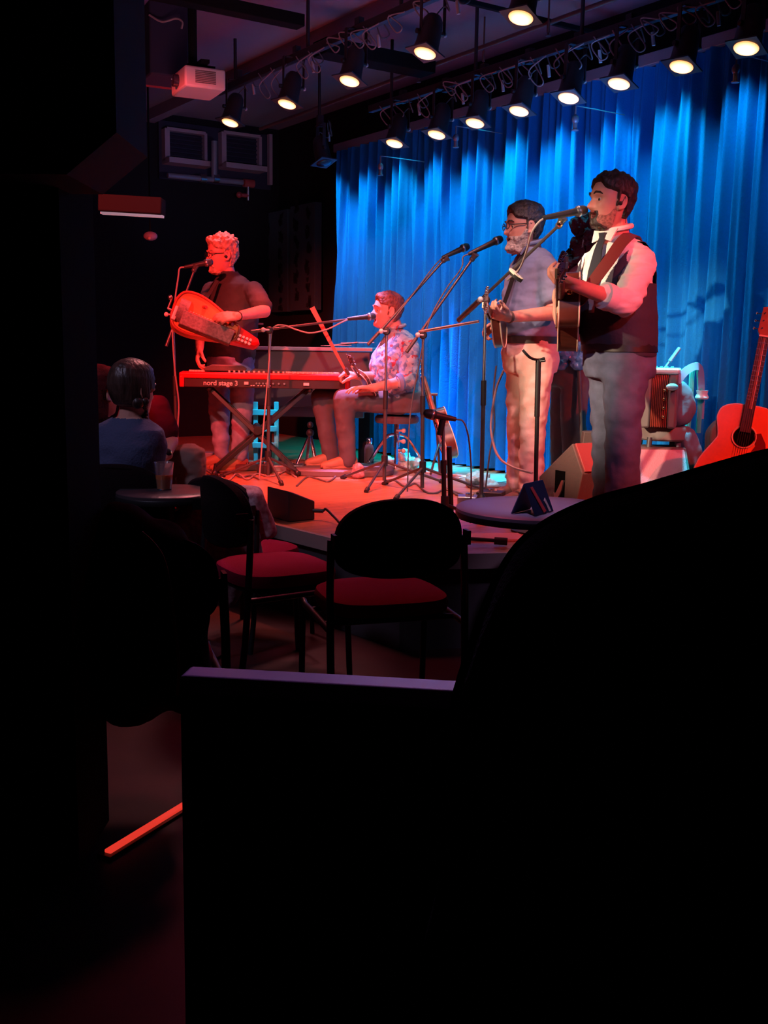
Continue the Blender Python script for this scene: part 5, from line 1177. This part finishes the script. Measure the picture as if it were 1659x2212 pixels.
# blue bag / electronics between the singers
mb = MB(); q = P(1238, 765, 6.75)
for k in range(12): mb.ell(q + V((random.uniform(-.07, .07), random.uniform(-.04, .04), random.uniform(-.07, .05))), random.uniform(.03, .05))
tag(mb.remesh(.008, 1).wrinkle(.03, (24, 24, 24)).build('crumpled_bag', M['bag']), 'crumpled bright blue bag seen between the two standing singers', 'bag')
q = G(1262, 6.65, STAGE); mb = MB(); tp = P(1258, 800, 6.65)
t = thing('box_stand', 'brown box on a pole stand rising behind the large floor monitor', 'stand', q)
MB().tube(q, P(1250, 790, 6.7), .012).build('pole', M['stand'], t); MB().prism([(-.06, 0), (.11, 0), (.05, .42), (-.03, .42)], q, V((1, 0, 0)), z0, V((0, 1, 0)), .12).build('box', M['wedge'], t, bevel=.006)
# guitar on the right
g0 = P(1592, 955, 5.25); g1 = P(1643, 705, 5.42); N_ = (g1 - g0).normalized()
guitar('acoustic_guitar', 'orange-topped acoustic guitar standing at the right edge with dark red pickguard', P(1597, 992, 5.25), N_, (-.28, -.93, .22), 'acoustic', 1.0)
t = thing('guitar_stand', 'low dark guitar stand and case curve behind the orange-topped guitar', 'guitar stand', G(1600, 5.5, STAGE))
for px, dy in ((1550, -.1), (1640, -.1), (1600, .2)): MB().tube(P(1600, 1000, 5.5), G(px, 5.5 + dy, STAGE + .01), .012).build('leg', M['stand'], t)
MB().tube(P(1600, 1010, 5.5), P(1625, 870, 5.5), .012).build('pole', M['stand'], t)
q = G(1600, 5.75, STAGE)
gb = thing('guitar_case', 'dark open case leaning behind the orange-topped guitar', 'guitar case', q)
ol = outline([V((a, b, 0)) for a, b in [(0, -.30), (.16, -.29), (.26, -.2), (.25, -.05), (.2, .08), (.2, .2), (.12, .28), (0, .30)]])
MB().prism(ol, P(1600, 1010, 5.62), V((1, .1, 0)).normalized(), V((.1, .15, 1)).normalized(), V((0, 1, -.15)), .10).build('shell', M['coat'], gb, bevel=.01)

# ------------------------------------------------------------------ pedals, leads and papers on the stage
random.seed(12)
def pedal(px, d, w, h, label, m='blackplastic'):
    q = G(px, d, STAGE); r = V((1, random.uniform(-.4, .4), 0)); t = thing('effects_pedal', label, 'pedal', q)
    MB().box(q + z0 * h / 2, (w, .13, h), r).build('housing', M[m], t, bevel=.006)
    MB().tube(q + z0 * h, q + z0 * (h + .015), .014).build('switch', M['chrome'], t)
    MB().tube(q + z0 * h + V((.03, .02, 0)), q + z0 * (h + .012) + V((.03, .02, 0)), .008).build('knob', M['cream'], t)
pedal(572, 7.75, .10, .07, 'upright black pedal with bright dot under the middle of the keyboard')
pedal(535, 7.95, .18, .04, 'low brown pedal beside the keyboard player\'s tan boots', 'wedge')
pedal(622, 7.9, .22, .05, 'flat pedal at the left end of the oval board', 'steel')
pedal(1060, 6.45, .16, .06, 'black pedal on the cyan-lit stage left of the pale trousers')
pedal(1092, 6.1, .2, .05, 'reddish pedal in front of the brown shoes', 'wedge')
pedal(1010, 6.3, .12, .05, 'small pale pedal left of the round stand base', 'steel')
def lead(px0, px1, d0_, d1_, label, m='cable', sag=.25):
    pts = []
    for k in range(9):
        t = k / 8; pts.append(G(px0 + (px1 - px0) * t, d0_ + (d1_ - d0_) * t + random.uniform(-sag, sag), STAGE + .007))
    cable(pts, label, .006, m, 8)
lead(400, 560, 7.9, 7.5, 'dark lead winding in front of the tan boots')
lead(470, 640, 7.4, 7.7, 'pale lead snaking below the keyboard stand', 'cablered')
lead(640, 830, 7.2, 7.9, 'lead running round the oval foot board')
lead(830, 1010, 7.4, 6.6, 'long lead crossing the pink-lit middle of the stage', 'cable')
lead(960, 1120, 6.9, 6.3, 'pale lead looping left of the brown shoes', 'cablered')
lead(990, 1110, 7.6, 7.3, 'cyan-lit lead on the stage at the curtain foot', 'white', .15)
lead(880, 1050, 8.0, 7.6, 'blue-lit coil of lead under the curtain hem', 'white', .12)
lead(930, 1030, 5.8, 5.9, 'dark lead near the round stand base')
cable([P(1088, 800, 6.85), P(1072, 840, 6.85), P(1062, 900, 6.8), P(1062, 940, 6.7), P(1076, 985, 6.5), P(1105, 1008, 6.35), P(1150, 1022, 6.2)], 'brown cable looping down left of the pale trousers', .008, 'cablered')
cable([P(1072, 790, 6.95), P(1066, 850, 6.95), P(1068, 920, 6.9), P(1058, 980, 6.8), G(1048, 6.8, STAGE + .01)], 'second cable hanging behind the bearded player\'s legs', .006, 'cable')
q = G(1118, 6.0, STAGE + .01); tag(MB().box(q, (.16, .10, .012), (1, .3, 0)).build('set_list', M['paper']), 'small white paper on the stage beside the brown shoes', 'paper')
q = G(1152, 6.5, STAGE); 
t = thing('low_board', 'flat board with cyan-lit cloth on the stage by the curtain', 'board', G(1075, 7.1, STAGE))
mb = MB(); q = G(1075, 7.1, STAGE + .05)
for k in range(8): mb.ell(q + V((random.uniform(-.16, .12), random.uniform(-.08, .08), random.uniform(-.03, .02))), (.06, .05, .03))
mb.remesh(.009, 1).wrinkle(.02, (20, 20, 20)).build('cloth', M['plastic'], t)
MB().box(G(1075, 7.1, STAGE + .012), (.40, .22, .022), (1, .1, 0)).build('board', M['boardgrey'], t, bevel=.004)
tag(MB().prism([(a * .5, b * .35) for a, b in ol], G(885, 6.15, STAGE + .01), V((1, .1, 0)).normalized(), V((-.1, 1, 0)).normalized(), z0, .018).build('flat_tray', M['boardgrey']), 'flat dark tray on the stage just above the middle chair back', 'tray')
# ------------------------------------------------------------------ audience furniture
def mk_chair():
    t = thing('audience_chair', 'x', 'chair')
    # local: faces +Y, origin on the floor under the seat centre
    st_ = MB()
    ol = [(.235 * math.copysign(abs(math.cos(a)) ** .6, math.cos(a)), .225 * math.copysign(abs(math.sin(a)) ** .6, math.sin(a))) for a in [2 * PI * k / 40 for k in range(40)]]
    secs = []
    vs = []
    for sc_, z in ((.80, .405), (.98, .415), (1.0, .44), (.97, .462), (.85, .475), (.4, .482)):
        for a, b in ol: vs.append(V((a * sc_, b * sc_ + .01, z - .012 * math.cos(b * 8) * 0)))
    fs = [(i * 40 + k, i * 40 + (k + 1) % 40, (i + 1) * 40 + (k + 1) % 40, (i + 1) * 40 + k) for i in range(5) for k in range(40)] + [tuple(range(39, -1, -1)), tuple(200 + k for k in range(40))]
    st_.add(vs, fs).build('seat', M['maroon'], t, local=True)
    MB().prism([(a * .93, b * .93) for a, b in ol], (0, .01, .400), V((1, 0, 0)), V((0, 1, 0)), z0, .012).build('seat_pan', M['black'], t, local=True)
    bk = MB(); n = 44; vs = []
    for dy, sc_ in ((-.028, .93), (-.02, 1), (.012, 1), (.024, .95), (.032, .7)):
        for k in range(n):
            a = 2 * PI * k / n; x = .232 * math.copysign(abs(math.cos(a)) ** .85, math.cos(a)) * sc_; zz = math.sin(a); z = (.155 * math.copysign(abs(zz) ** .85, zz) if zz > 0 else .125 * math.copysign(abs(zz) ** .45, zz)) * sc_
            vs.append(V((x, -.245 + dy + .9 * x * x - .06 * z, .69 + z)))
    fs = [(i * n + k, i * n + (k + 1) % n, (i + 1) * n + (k + 1) % n, (i + 1) * n + k) for i in range(4) for k in range(n)] + [tuple(range(n - 1, -1, -1)), tuple(4 * n + k for k in range(n))]
    bk.add(vs, fs).build('backrest', M['seatdark'], t, local=True)
    for s_ in (-1, 1):
        MB().path(bez([V((s_ * .245, -.20, .70)), V((s_ * .25, -.21, .50)), V((s_ * .25, -.23, .2)), V((s_ * .25, -.26, .0))]), .0135, 10).build('rear_leg', M['black'], t, local=True)
        MB().path(bez([V((s_ * .25, -.215, .38)), V((s_ * .25, .15, .385)), V((s_ * .25, .21, .36)), V((s_ * .25, .235, .0))]), .0125, 10).build('front_leg', M['black'], t, local=True)
        MB().box((s_ * .243, -.235, .70), (.012, .05, .05)).build('back_bracket', M['black'], t, local=True)
    MB().tube((-.25, .1, .383), (.25, .1, .383), .011).tube((-.25, -.12, .383), (.25, -.12, .383), .011).build('crossbar', M['black'], t, local=True)
    return t
ch = mk_chair(); G1 = 'audience chairs'
def put(o, px, d, rz, label):
    p = G(px, d, 0); o.location = p; o.rotation_euler = (0, 0, rz); o['label'] = label; o['group'] = G1; return o
put(ch, 820, 3.88, .3, 'black oval-backed chair with maroon seat, its back centred in front of the stage edge')
c2 = put(copy_tree(ch), 590, 4.35, -1.05, 'maroon-seated chair with a shawl behind it, turned right at the left of the stage edge')
c3 = put(copy_tree(ch), 1170, 3.5, 1.35, 'chair half hidden behind the big padded seat back, only its seat edge showing')
c5 = put(copy_tree(ch), 262, 4.86, .15, 'chair under the seated person in the navy sweater')
# patterned shawl behind chair 2 (over the back of a bag or chair beyond)
mb = MB(); mb.caps([P(470, 1065, 4.70), P(545, 1080, 4.70), P(578, 1150, 4.70)], [.055, .06, .045]); mb.caps([P(470, 1065, 4.70), P(400, 1130, 4.72), P(385, 1165, 4.72)], [.05, .07, .05]); mb.caps([P(520, 1080, 4.70), P(530, 1200, 4.70), P(500, 1290, 4.70)], [.06, .08, .04]); mb.caps([P(430, 1120, 4.72), P(470, 1220, 4.70), P(500, 1300, 4.70)], [.07, .06, .03])
sh = thing('patterned_shawl', 'pinkish patterned shawl draped behind the left maroon-seated chair', 'shawl', G(500, 4.7, .0))
mb.remesh(.013, 4).wrinkle(.02, (11, 11, 3)).build('cloth', M['shawl'], sh)
c6 = put(copy_tree(ch), 535, 4.93, -.6, 'chair under the patterned shawl beside the round left table'); c6.scale = (.9, .9, .92)
# tables
def table(name, label, px, d, r, z, topm, dz=0):
    p = G(px, d, 0); t = thing(name, label, 'table', p)
    MB().lathe([(r - .01, -.012), (r, -.006), (r, .006), (r - .008, .012), (r * .5, .0125)], p + z0 * (z - .0125), z0, 64).build('tabletop', M[topm], t)
    MB().lathe([(r + .001, -.030), (r + .003, -.025), (r + .003, -.010), (r + .001, -.006)], p + z0 * (z - .0125), z0, 64).build('edge_band', M['black'], t)
    MB().tube(p + z0 * .03, p + z0 * (z - .04), .03, n=20).build('column', M['black'], t)
    MB().lathe([(.24, 0), (.24, .012), (.06, .035), (.035, .05)], p, z0, 40).build('base', M['black'], t)
    return t
table('round_table', 'small round table with pale top holding the folded card, before the stage', 1150, 4.22, .33, .74, 'tabletop')
table('round_table', 'dark round table holding the cup of beer at left', 368, 4.60, .22, .735, 'tabledark')
# folded card
p = G(1150, 4.05, .742); tc = thing('menu_card', 'folded navy and red card standing like a tent on the pale round table', 'card', p)
dirx = V((.55, .83, 0)).normalized(); w_ = .16
def leaf(sg, nm):
    bt = p + V((.83, -.55, 0)).normalized() * (sg * .05); tpv = p + z0 * .118; up = (tpv - bt); u = up.normalized(); nn = dirx.cross(u)
    return MB().box((bt + tpv) / 2, (w_, up.length, .004), dirx, u).build(nm, M['papernavy'], tc, smooth=False), bt, u, nn
for sg in (-1, 1): leaf(sg, 'card_leaf')
mb = MB(); ap = P(1148, 1056, 4.0); 
lf, bt, u, nn = leaf(1, 'card_leaf'); cc_ = bt + u * .06 + V((.83, -.55, 0)).normalized() * .004
nn = nn if nn.dot(V((0, -1, 0))) > 0 else -nn
MB().prism([(-.055, .05), (-.035, .052), (.01, -.05), (-.012, -.055)], cc_ + nn * .003, dirx, u, nn, .002).build('red_stripe', M['paperred'], tc, smooth=False)
MB().prism([(.02, -.01), (.035, .0), (.05, -.055), (.035, -.055), (.03, -.03)], cc_ + nn * .003, dirx, u, nn, .002).build('cream_mark', M['cardcream'], tc, smooth=False)
# low shelf items behind chair (papers, mic lying) on stage edge right
q = PZ(1065, 1160, STAGE + .006); tag(MB().box(q, (.30, .18, .008), (1, .15, 0)).build('papers', M['paper']), 'pale papers lying on the stage edge below the round table', 'paper')
q = PZ(1045, 1165, STAGE + .03); tag(MB().tube(q - V((.12, -.03, -.0)), q + V((.07, 0, -.006)), .009).tube(q + V((.05, 0, -.006)), q + V((.11, -.01, -.008)), .018).build('cable_plug', M['blackplastic']), 'black plugged lead lying across the papers on the stage edge', 'cable')
# beer cup
p = G(355, 4.62, .735); t = thing('beer_cup', 'clear plastic cup half full of amber beer on the dark left table', 'cup', p)
MB().lathe([(.030, 0), (.032, .002), (.042, .118), (.044, .12), (.0425, .12), (.041, .118), (.0305, .004), (.001, .004)], p, z0, 32).build('cup', M['cup'], t)
MB().lathe([(.0300, .005), (.0365, .066), (.001, .066)], p, z0, 32).build('beer', M['beer'], t)

# ================= audience member in the blue sweater
d0 = 4.78
J = lambda px, py, dd=0, d0=d0: P(px, py, d0 + dd)
F, S = mkframe((.45, .89, 0))
hd = Head(J(288, 842, 0), (.62, .78, -.05), sc=1.0, op=.1)
rows = [(270, 1075, .13, .19), (268, 1040, .13, .185), (268, 1000, .135, .19), (270, 960, .13, .205), (274, 925, .10, .19), (278, 910, .075, .12), (281, 898, .058, .065)]
Ls, Le, Lw = J(232, 945, -.02), J(236, 1040, .0), J(300, 1075, .25)
Rs, Re, Rw = J(312, 945, .05), J(326, 1030, .1), J(345, 1050, .3)
hipL, kL, aL_ = J(255, 1090, .05), G(262, d0 + .42, .46), G(262, d0 + .40, .09)
hipR, kR, aR_ = J(290, 1090, .05), G(310, d0 + .42, .46), G(310, d0 + .40, .09)
def bodyF(mb):
    mb.loft(secs_(J, F, S, rows, -.018)); mb.caps([J(280, 915), J(286, 880), J(288, 860)], [.058, .054, .056])
    mb.caps([Ls, Le, Lw], [.045, .040, .027]); mb.caps([Rs, Re, Rw], [.045, .04, .027])
    hand(mb, Lw, V((.3, .9, 0)), V((0, 0, -1)), V((1, 0, 0)), .95); hand(mb, Rw, V((-.1, .9, 0)), V((0, 0, -1)), V((-1, 0, 0)), .95)
    mb.caps([hipL, kL, aL_], [.07, .05, .04]); mb.caps([hipR, kR, aR_], [.07, .05, .04])
tF = figure('person', 'seated person with brown hair in a braid and navy sweater, seen from behind at left', G(270, d0, 0), .0065, bodyF, hd)
hd.details(tF, M['hairf'])
def offF(x, y, z):
    zl = .07 if x > .05 else (-.01 if x > .02 else (-.05 if x > -.02 else -.075)); m_ = smooth01((z - zl) / .02 + .3)
    return -.006 + (.018 + .006) * m_ * (1 + .12 * noise.noise(V((x * 12, y * 12, z * 12))))
mb = MB(); hd.grid(mb, offF, 64, 100); mb.build('hair', M['hairf'], tF)
br = MB(); bp_ = [hd.w(-.01, -.078, -.05), J(308, 885, .0), J(313, 915, -.02), J(315, 945, -.03)]
pp = bez(bp_, 8)
for i, p in enumerate(pp):
    s_ = (-1) ** i * .010; br.ell(p + V((s_, 0, 0)), (.020 * (1 - i / 40), .016, .020), n=10, m_=6)
br.ell(hd.w(-.03, -.07, -.055), .028); br.build('braid', M['hairf'], tF)
mb = MB(); mb.loft(secs_(J, F, S, rows, 0)); mb.caps([Ls, Le, Lw], [.068, .060, .045]); mb.caps([Rs, Re, Rw], [.068, .060, .045]); mb.remesh(.010, 5).wrinkle(.008, (9, 9, 12), 71).cull(lambda p: p.z > J(280, 902).z).build('sweater', M['sweater'], tF)
mb = MB(); mb.caps([hipL, kL, aL_], [.09, .07, .055]); mb.caps([hipR, kR, aR_], [.09, .07, .055]); mb.caps([hipL, hipR], [.11, .11]); mb.remesh(.012, 4).build('trousers', M['jacket'], tF)
# ================= maroon shirt person beyond
d0 = 6.0
J = lambda px, py, dd=0, d0=d0: P(px, py, d0 + dd)
F, S = mkframe((.75, .4, 0))
hd = Head(J(286, 824, 0), (.85, .35, 0), sc=.95, op=.1)
rows = [(308, 1010, .13, .17), (306, 960, .14, .17), (306, 900, .13, .18), (305, 868, .09, .16), (305, 854, .06, .07)]
Rs, Re, Rw = J(340, 882, -.12), J(368, 955, -.18), J(356, 985, -.32)
Ls, Le, Lw = J(285, 880, .12), J(305, 950, .15), J(350, 980, .0)
hipR, kR, aR_ = J(330, 1010, -.08), J(415, 990, -.12), G(420, d0 - .1, .09)
hipL, kL, aL_ = J(320, 1010, .08), J(400, 992, .12), G(405, d0 + .0, .09)
kR = V((G(412, d0 - .12, .52))); kR = J(412, 988, -.12)
def bodyG(mb):
    mb.loft(secs_(J, F, S, rows, -.018)); mb.caps([J(305, 862), J(292, 838)], [.055, .055])
    mb.caps([Ls, Le, Lw], [.045, .040, .027]); mb.caps([Rs, Re, Rw], [.050, .045, .030])
    hand(mb, Rw, V((-.6, -.5, -.25)), V((0, .3, -1)), V((.5, -.6, 0)), 1.1, (20, 25, 20)); hand(mb, Lw, V((-.3, -.8, -.1)), V((0, 0, -1)), V((1, 0, 0)), 1.0)
    mb.caps([hipR, kR, aR_], [.07, .05, .04]); mb.caps([hipL, kL, aL_], [.07, .05, .04])
tG = figure('person', 'person in maroon shirt with a watch, sitting just behind the one in the navy sweater', G(320, d0, 0), .008, bodyG, hd)
hd.details(tG, M['hairdk']); hd.hair(tG, M['hairdk'], thick=.010)
mb = MB(); mb.loft(secs_(J, F, S, rows, 0)); mb.caps([Rs, Rs * .3 + Re * .7], [.075, .07]); mb.caps([Ls, Ls * .3 + Le * .7], [.075, .07]); mb.remesh(.011, 4).wrinkle(.006).build('shirt', M['maroonshirt'], tG)
mb = MB(); mb.caps([hipR, kR, aR_], [.10, .085, .06]); mb.caps([hipL, kL, aL_], [.10, .08, .06]); mb.caps([hipL, hipR], [.12, .12]); mb.remesh(.012, 4).wrinkle(.01).build('trousers', M['khaki'], tG)
dw = (Rw - Re).normalized(); MB().lathe([(.034, -.01), (.037, 0), (.034, .01)], Rw - dw * .02, dw, 18).build('watch_strap', M['black'], tG)
MB().lathe([(.018, 0), (.018, .012), (.012, .014)], Rw - dw * .02 + V((.02, -.030, .01)), V((.5, -.8, .3)), 18).build('watch', M['chrome'], tG)
q = G(322, d0 + .05, 0); t = copy_tree(ch); put(t, 318, d0 + .0, -1.0, 'chair under the person in the maroon shirt')
# ================= long auburn hair person, sliver at far left
d0 = 5.5
J = lambda px, py, dd=0, d0=d0: P(px, py, d0 + dd)
F, S = mkframe((.5, .85, 0))
hd = Head(J(218, 850, 0), (.6, .8, 0), sc=.98, op=.1)
rows = [(208, 1060, .12, .17), (208, 1000, .13, .17), (210, 950, .12, .18), (212, 915, .08, .15), (214, 900, .055, .06)]
hipR, kR, aR_ = J(220, 1070, 0), G(240, d0 + .4, .46), G(240, d0 + .4, .08); hipL, kL, aL_ = J(195, 1070, 0), G(220, d0 + .4, .46), G(220, d0 + .4, .08)
def bodyH(mb):
    mb.loft(secs_(J, F, S, rows, -.018)); mb.caps([J(214, 905), J(217, 870)], [.05, .052])
    for s_ in (-1, 1):
        a = J(210, 935) + S * (.17 * s_); mb.caps([a, a - z0 * .26, a - z0 * .28 + F * .22], [.045, .04, .027]); hand(mb, a - z0 * .28 + F * .22, F, -z0, S * (-s_), .95)
    mb.caps([hipR, kR, aR_], [.07, .05, .04]); mb.caps([hipL, kL, aL_], [.07, .05, .04])
tH = figure('person', 'person with long auburn hair, a sliver visible at the far left behind the navy sweater', G(230, d0, 0), .008, bodyH, hd)
hd.details(tH, M['hairau']); hd.hair(tH, M['hairau'], thick=.025, ns=.3, freq=14, nape=-.12, top=.005)
mb = MB().caps([hd.w(-.05, 0, .02), hd.w(-.07, 0, -.10), hd.w(-.08, 0, -.22)], [.085, .09, .06]); mb.remesh(.01, 3).wrinkle(.01, (30, 30, 5)).build('long_hair', M['hairau'], tH)
mb = MB(); mb.loft(secs_(J, F, S, rows, 0))
for s_ in (-1, 1):
    a = J(210, 935) + S * (.17 * s_); mb.caps([a, a - z0 * .26, a - z0 * .28 + F * .18], [.065, .06, .045])
mb.remesh(.012, 4).build('top', M['jacket'], tH)
mb = MB(); mb.caps([hipL, kL, aL_], [.09, .07, .055]); mb.caps([hipR, kR, aR_], [.09, .07, .055]); mb.caps([hipL, hipR], [.11, .11]); mb.remesh(.012, 4).build('trousers', M['jacket'], tH)
put(copy_tree(ch), 208, d0, .5, 'chair under the person with long auburn hair')

# ------------------------------------------------------------------ near foreground
# jacket over a chair at lower left
jd = 2.92; t = thing('draped_jacket', 'dark jacket with thin light piping hung over a chair at lower left', 'jacket', G(300, jd, 0))
mb = MB(); mb.caps([P(262, 1130, jd), P(330, 1180, jd), P(370, 1300, jd), P(385, 1480, jd)], [.06, .09, .10, .09]); mb.caps([P(262, 1130, jd), P(270, 1300, jd), P(290, 1480, jd)], [.07, .12, .12]); mb.remesh(.014, 4).wrinkle(.02, (10, 10, 5)).build('cloth', M['jacket'], t)
MB().path(bez([P(306, 1150, jd - .12), P(330, 1172, jd - .12), P(352, 1205, jd - .12), P(366, 1260, jd - .12), P(376, 1340, jd - .12), P(386, 1430, jd - .12), P(384, 1500, jd - .1)]), .0045, 6).build('piping', M['piping'], t)
put(copy_tree(ch), 292, 3.1, .3, 'chair under the dark jacket at lower left')
# partition with shiny cap rail
pa, pb = P(412, 1430, 1.60), P(1260, 1482, 1.52); pb.z = pa.z
e1 = (pb - pa); e1.z = 0; Lp_ = e1.length + .5; e1.normalize(); e2 = V((-e1.y, e1.x, 0)); zc = pa.z
mid = pa + e1 * (Lp_ / 2) - e2 * .028
t = thing('partition_wall', 'low black partition with a shiny purple-lit cap rail crossing the foreground', 'partition', V((mid.x, mid.y, 0)))
MB().box(V((mid.x, mid.y, zc - .02)), (Lp_, .055, .03), e1, e2).build('cap_rail', M['cap'], t, bevel=.006)
MB().box(V((mid.x, mid.y, (zc - .03) / 2)) , (Lp_ , .045, zc - .03), e1, e2).build('panel', M['matte'], t, smooth=False)
# big padded seat back in the lower right
bd = 1.12; prf = [(1000, 1470), (1030, 1380), (1052, 1320), (1085, 1245), (1130, 1180), (1200, 1128), (1300, 1085), (1400, 1058), (1530, 1020), (1659, 985), (1800, 962), (1950, 965), (2080, 1010), (2160, 1120), (2200, 1300), (2210, 1700), (2200, 2500), (960, 2500), (965, 1800), (980, 1560)]
t = thing('padded_seat_back', 'huge black rounded padded seat back filling the lower right corner', 'seat', G(1580, bd, 0))
pts = bez([P(px, py, bd) for px, py in prf + prf[:1]], 5)[:-1]; cc_ = sum(pts, V()) / len(pts); cc_ = P(1600, 1700, bd)
vs = []; n = len(pts)
for dy, sc_ in ((-.055, .90), (-.05, .955), (-.032, .985), (0, 1), (.04, 1), (.07, .98), (.085, .95)):
    for p in pts: vs.append(cc_ + (p - cc_) * sc_ + V((0, dy, 0)))
fs = [(i * n + k, i * n + (k + 1) % n, (i + 1) * n + (k + 1) % n, (i + 1) * n + k) for i in range(6) for k in range(n)] + [tuple(range(n - 1, -1, -1)), tuple(6 * n + k for k in range(n))]
MB().add(vs, fs).build('cushion', M['seatdark'], t)
MB().path([cc_ + (p - cc_) * 1.002 + V((0, .02, 0)) for p in pts], .004, 8, closed=True).build('piping', M['seatdark'], t)
for s_ in (-1, 1): MB().tube(G(1580 + s_ * 420, bd + .05, 0), G(1580 + s_ * 420, bd + .05, .3), .02).build('leg', M['black'], t)
# red glint on the floor, put in as a glowing strip; no lamp there
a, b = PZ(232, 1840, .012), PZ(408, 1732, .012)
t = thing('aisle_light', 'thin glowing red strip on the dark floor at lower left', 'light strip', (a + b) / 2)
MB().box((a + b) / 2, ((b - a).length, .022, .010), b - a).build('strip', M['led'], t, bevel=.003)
MB().box((a + b) / 2 - z0 * .008, ((b - a).length + .03, .045, .008), b - a).build('channel', M['black'], t)
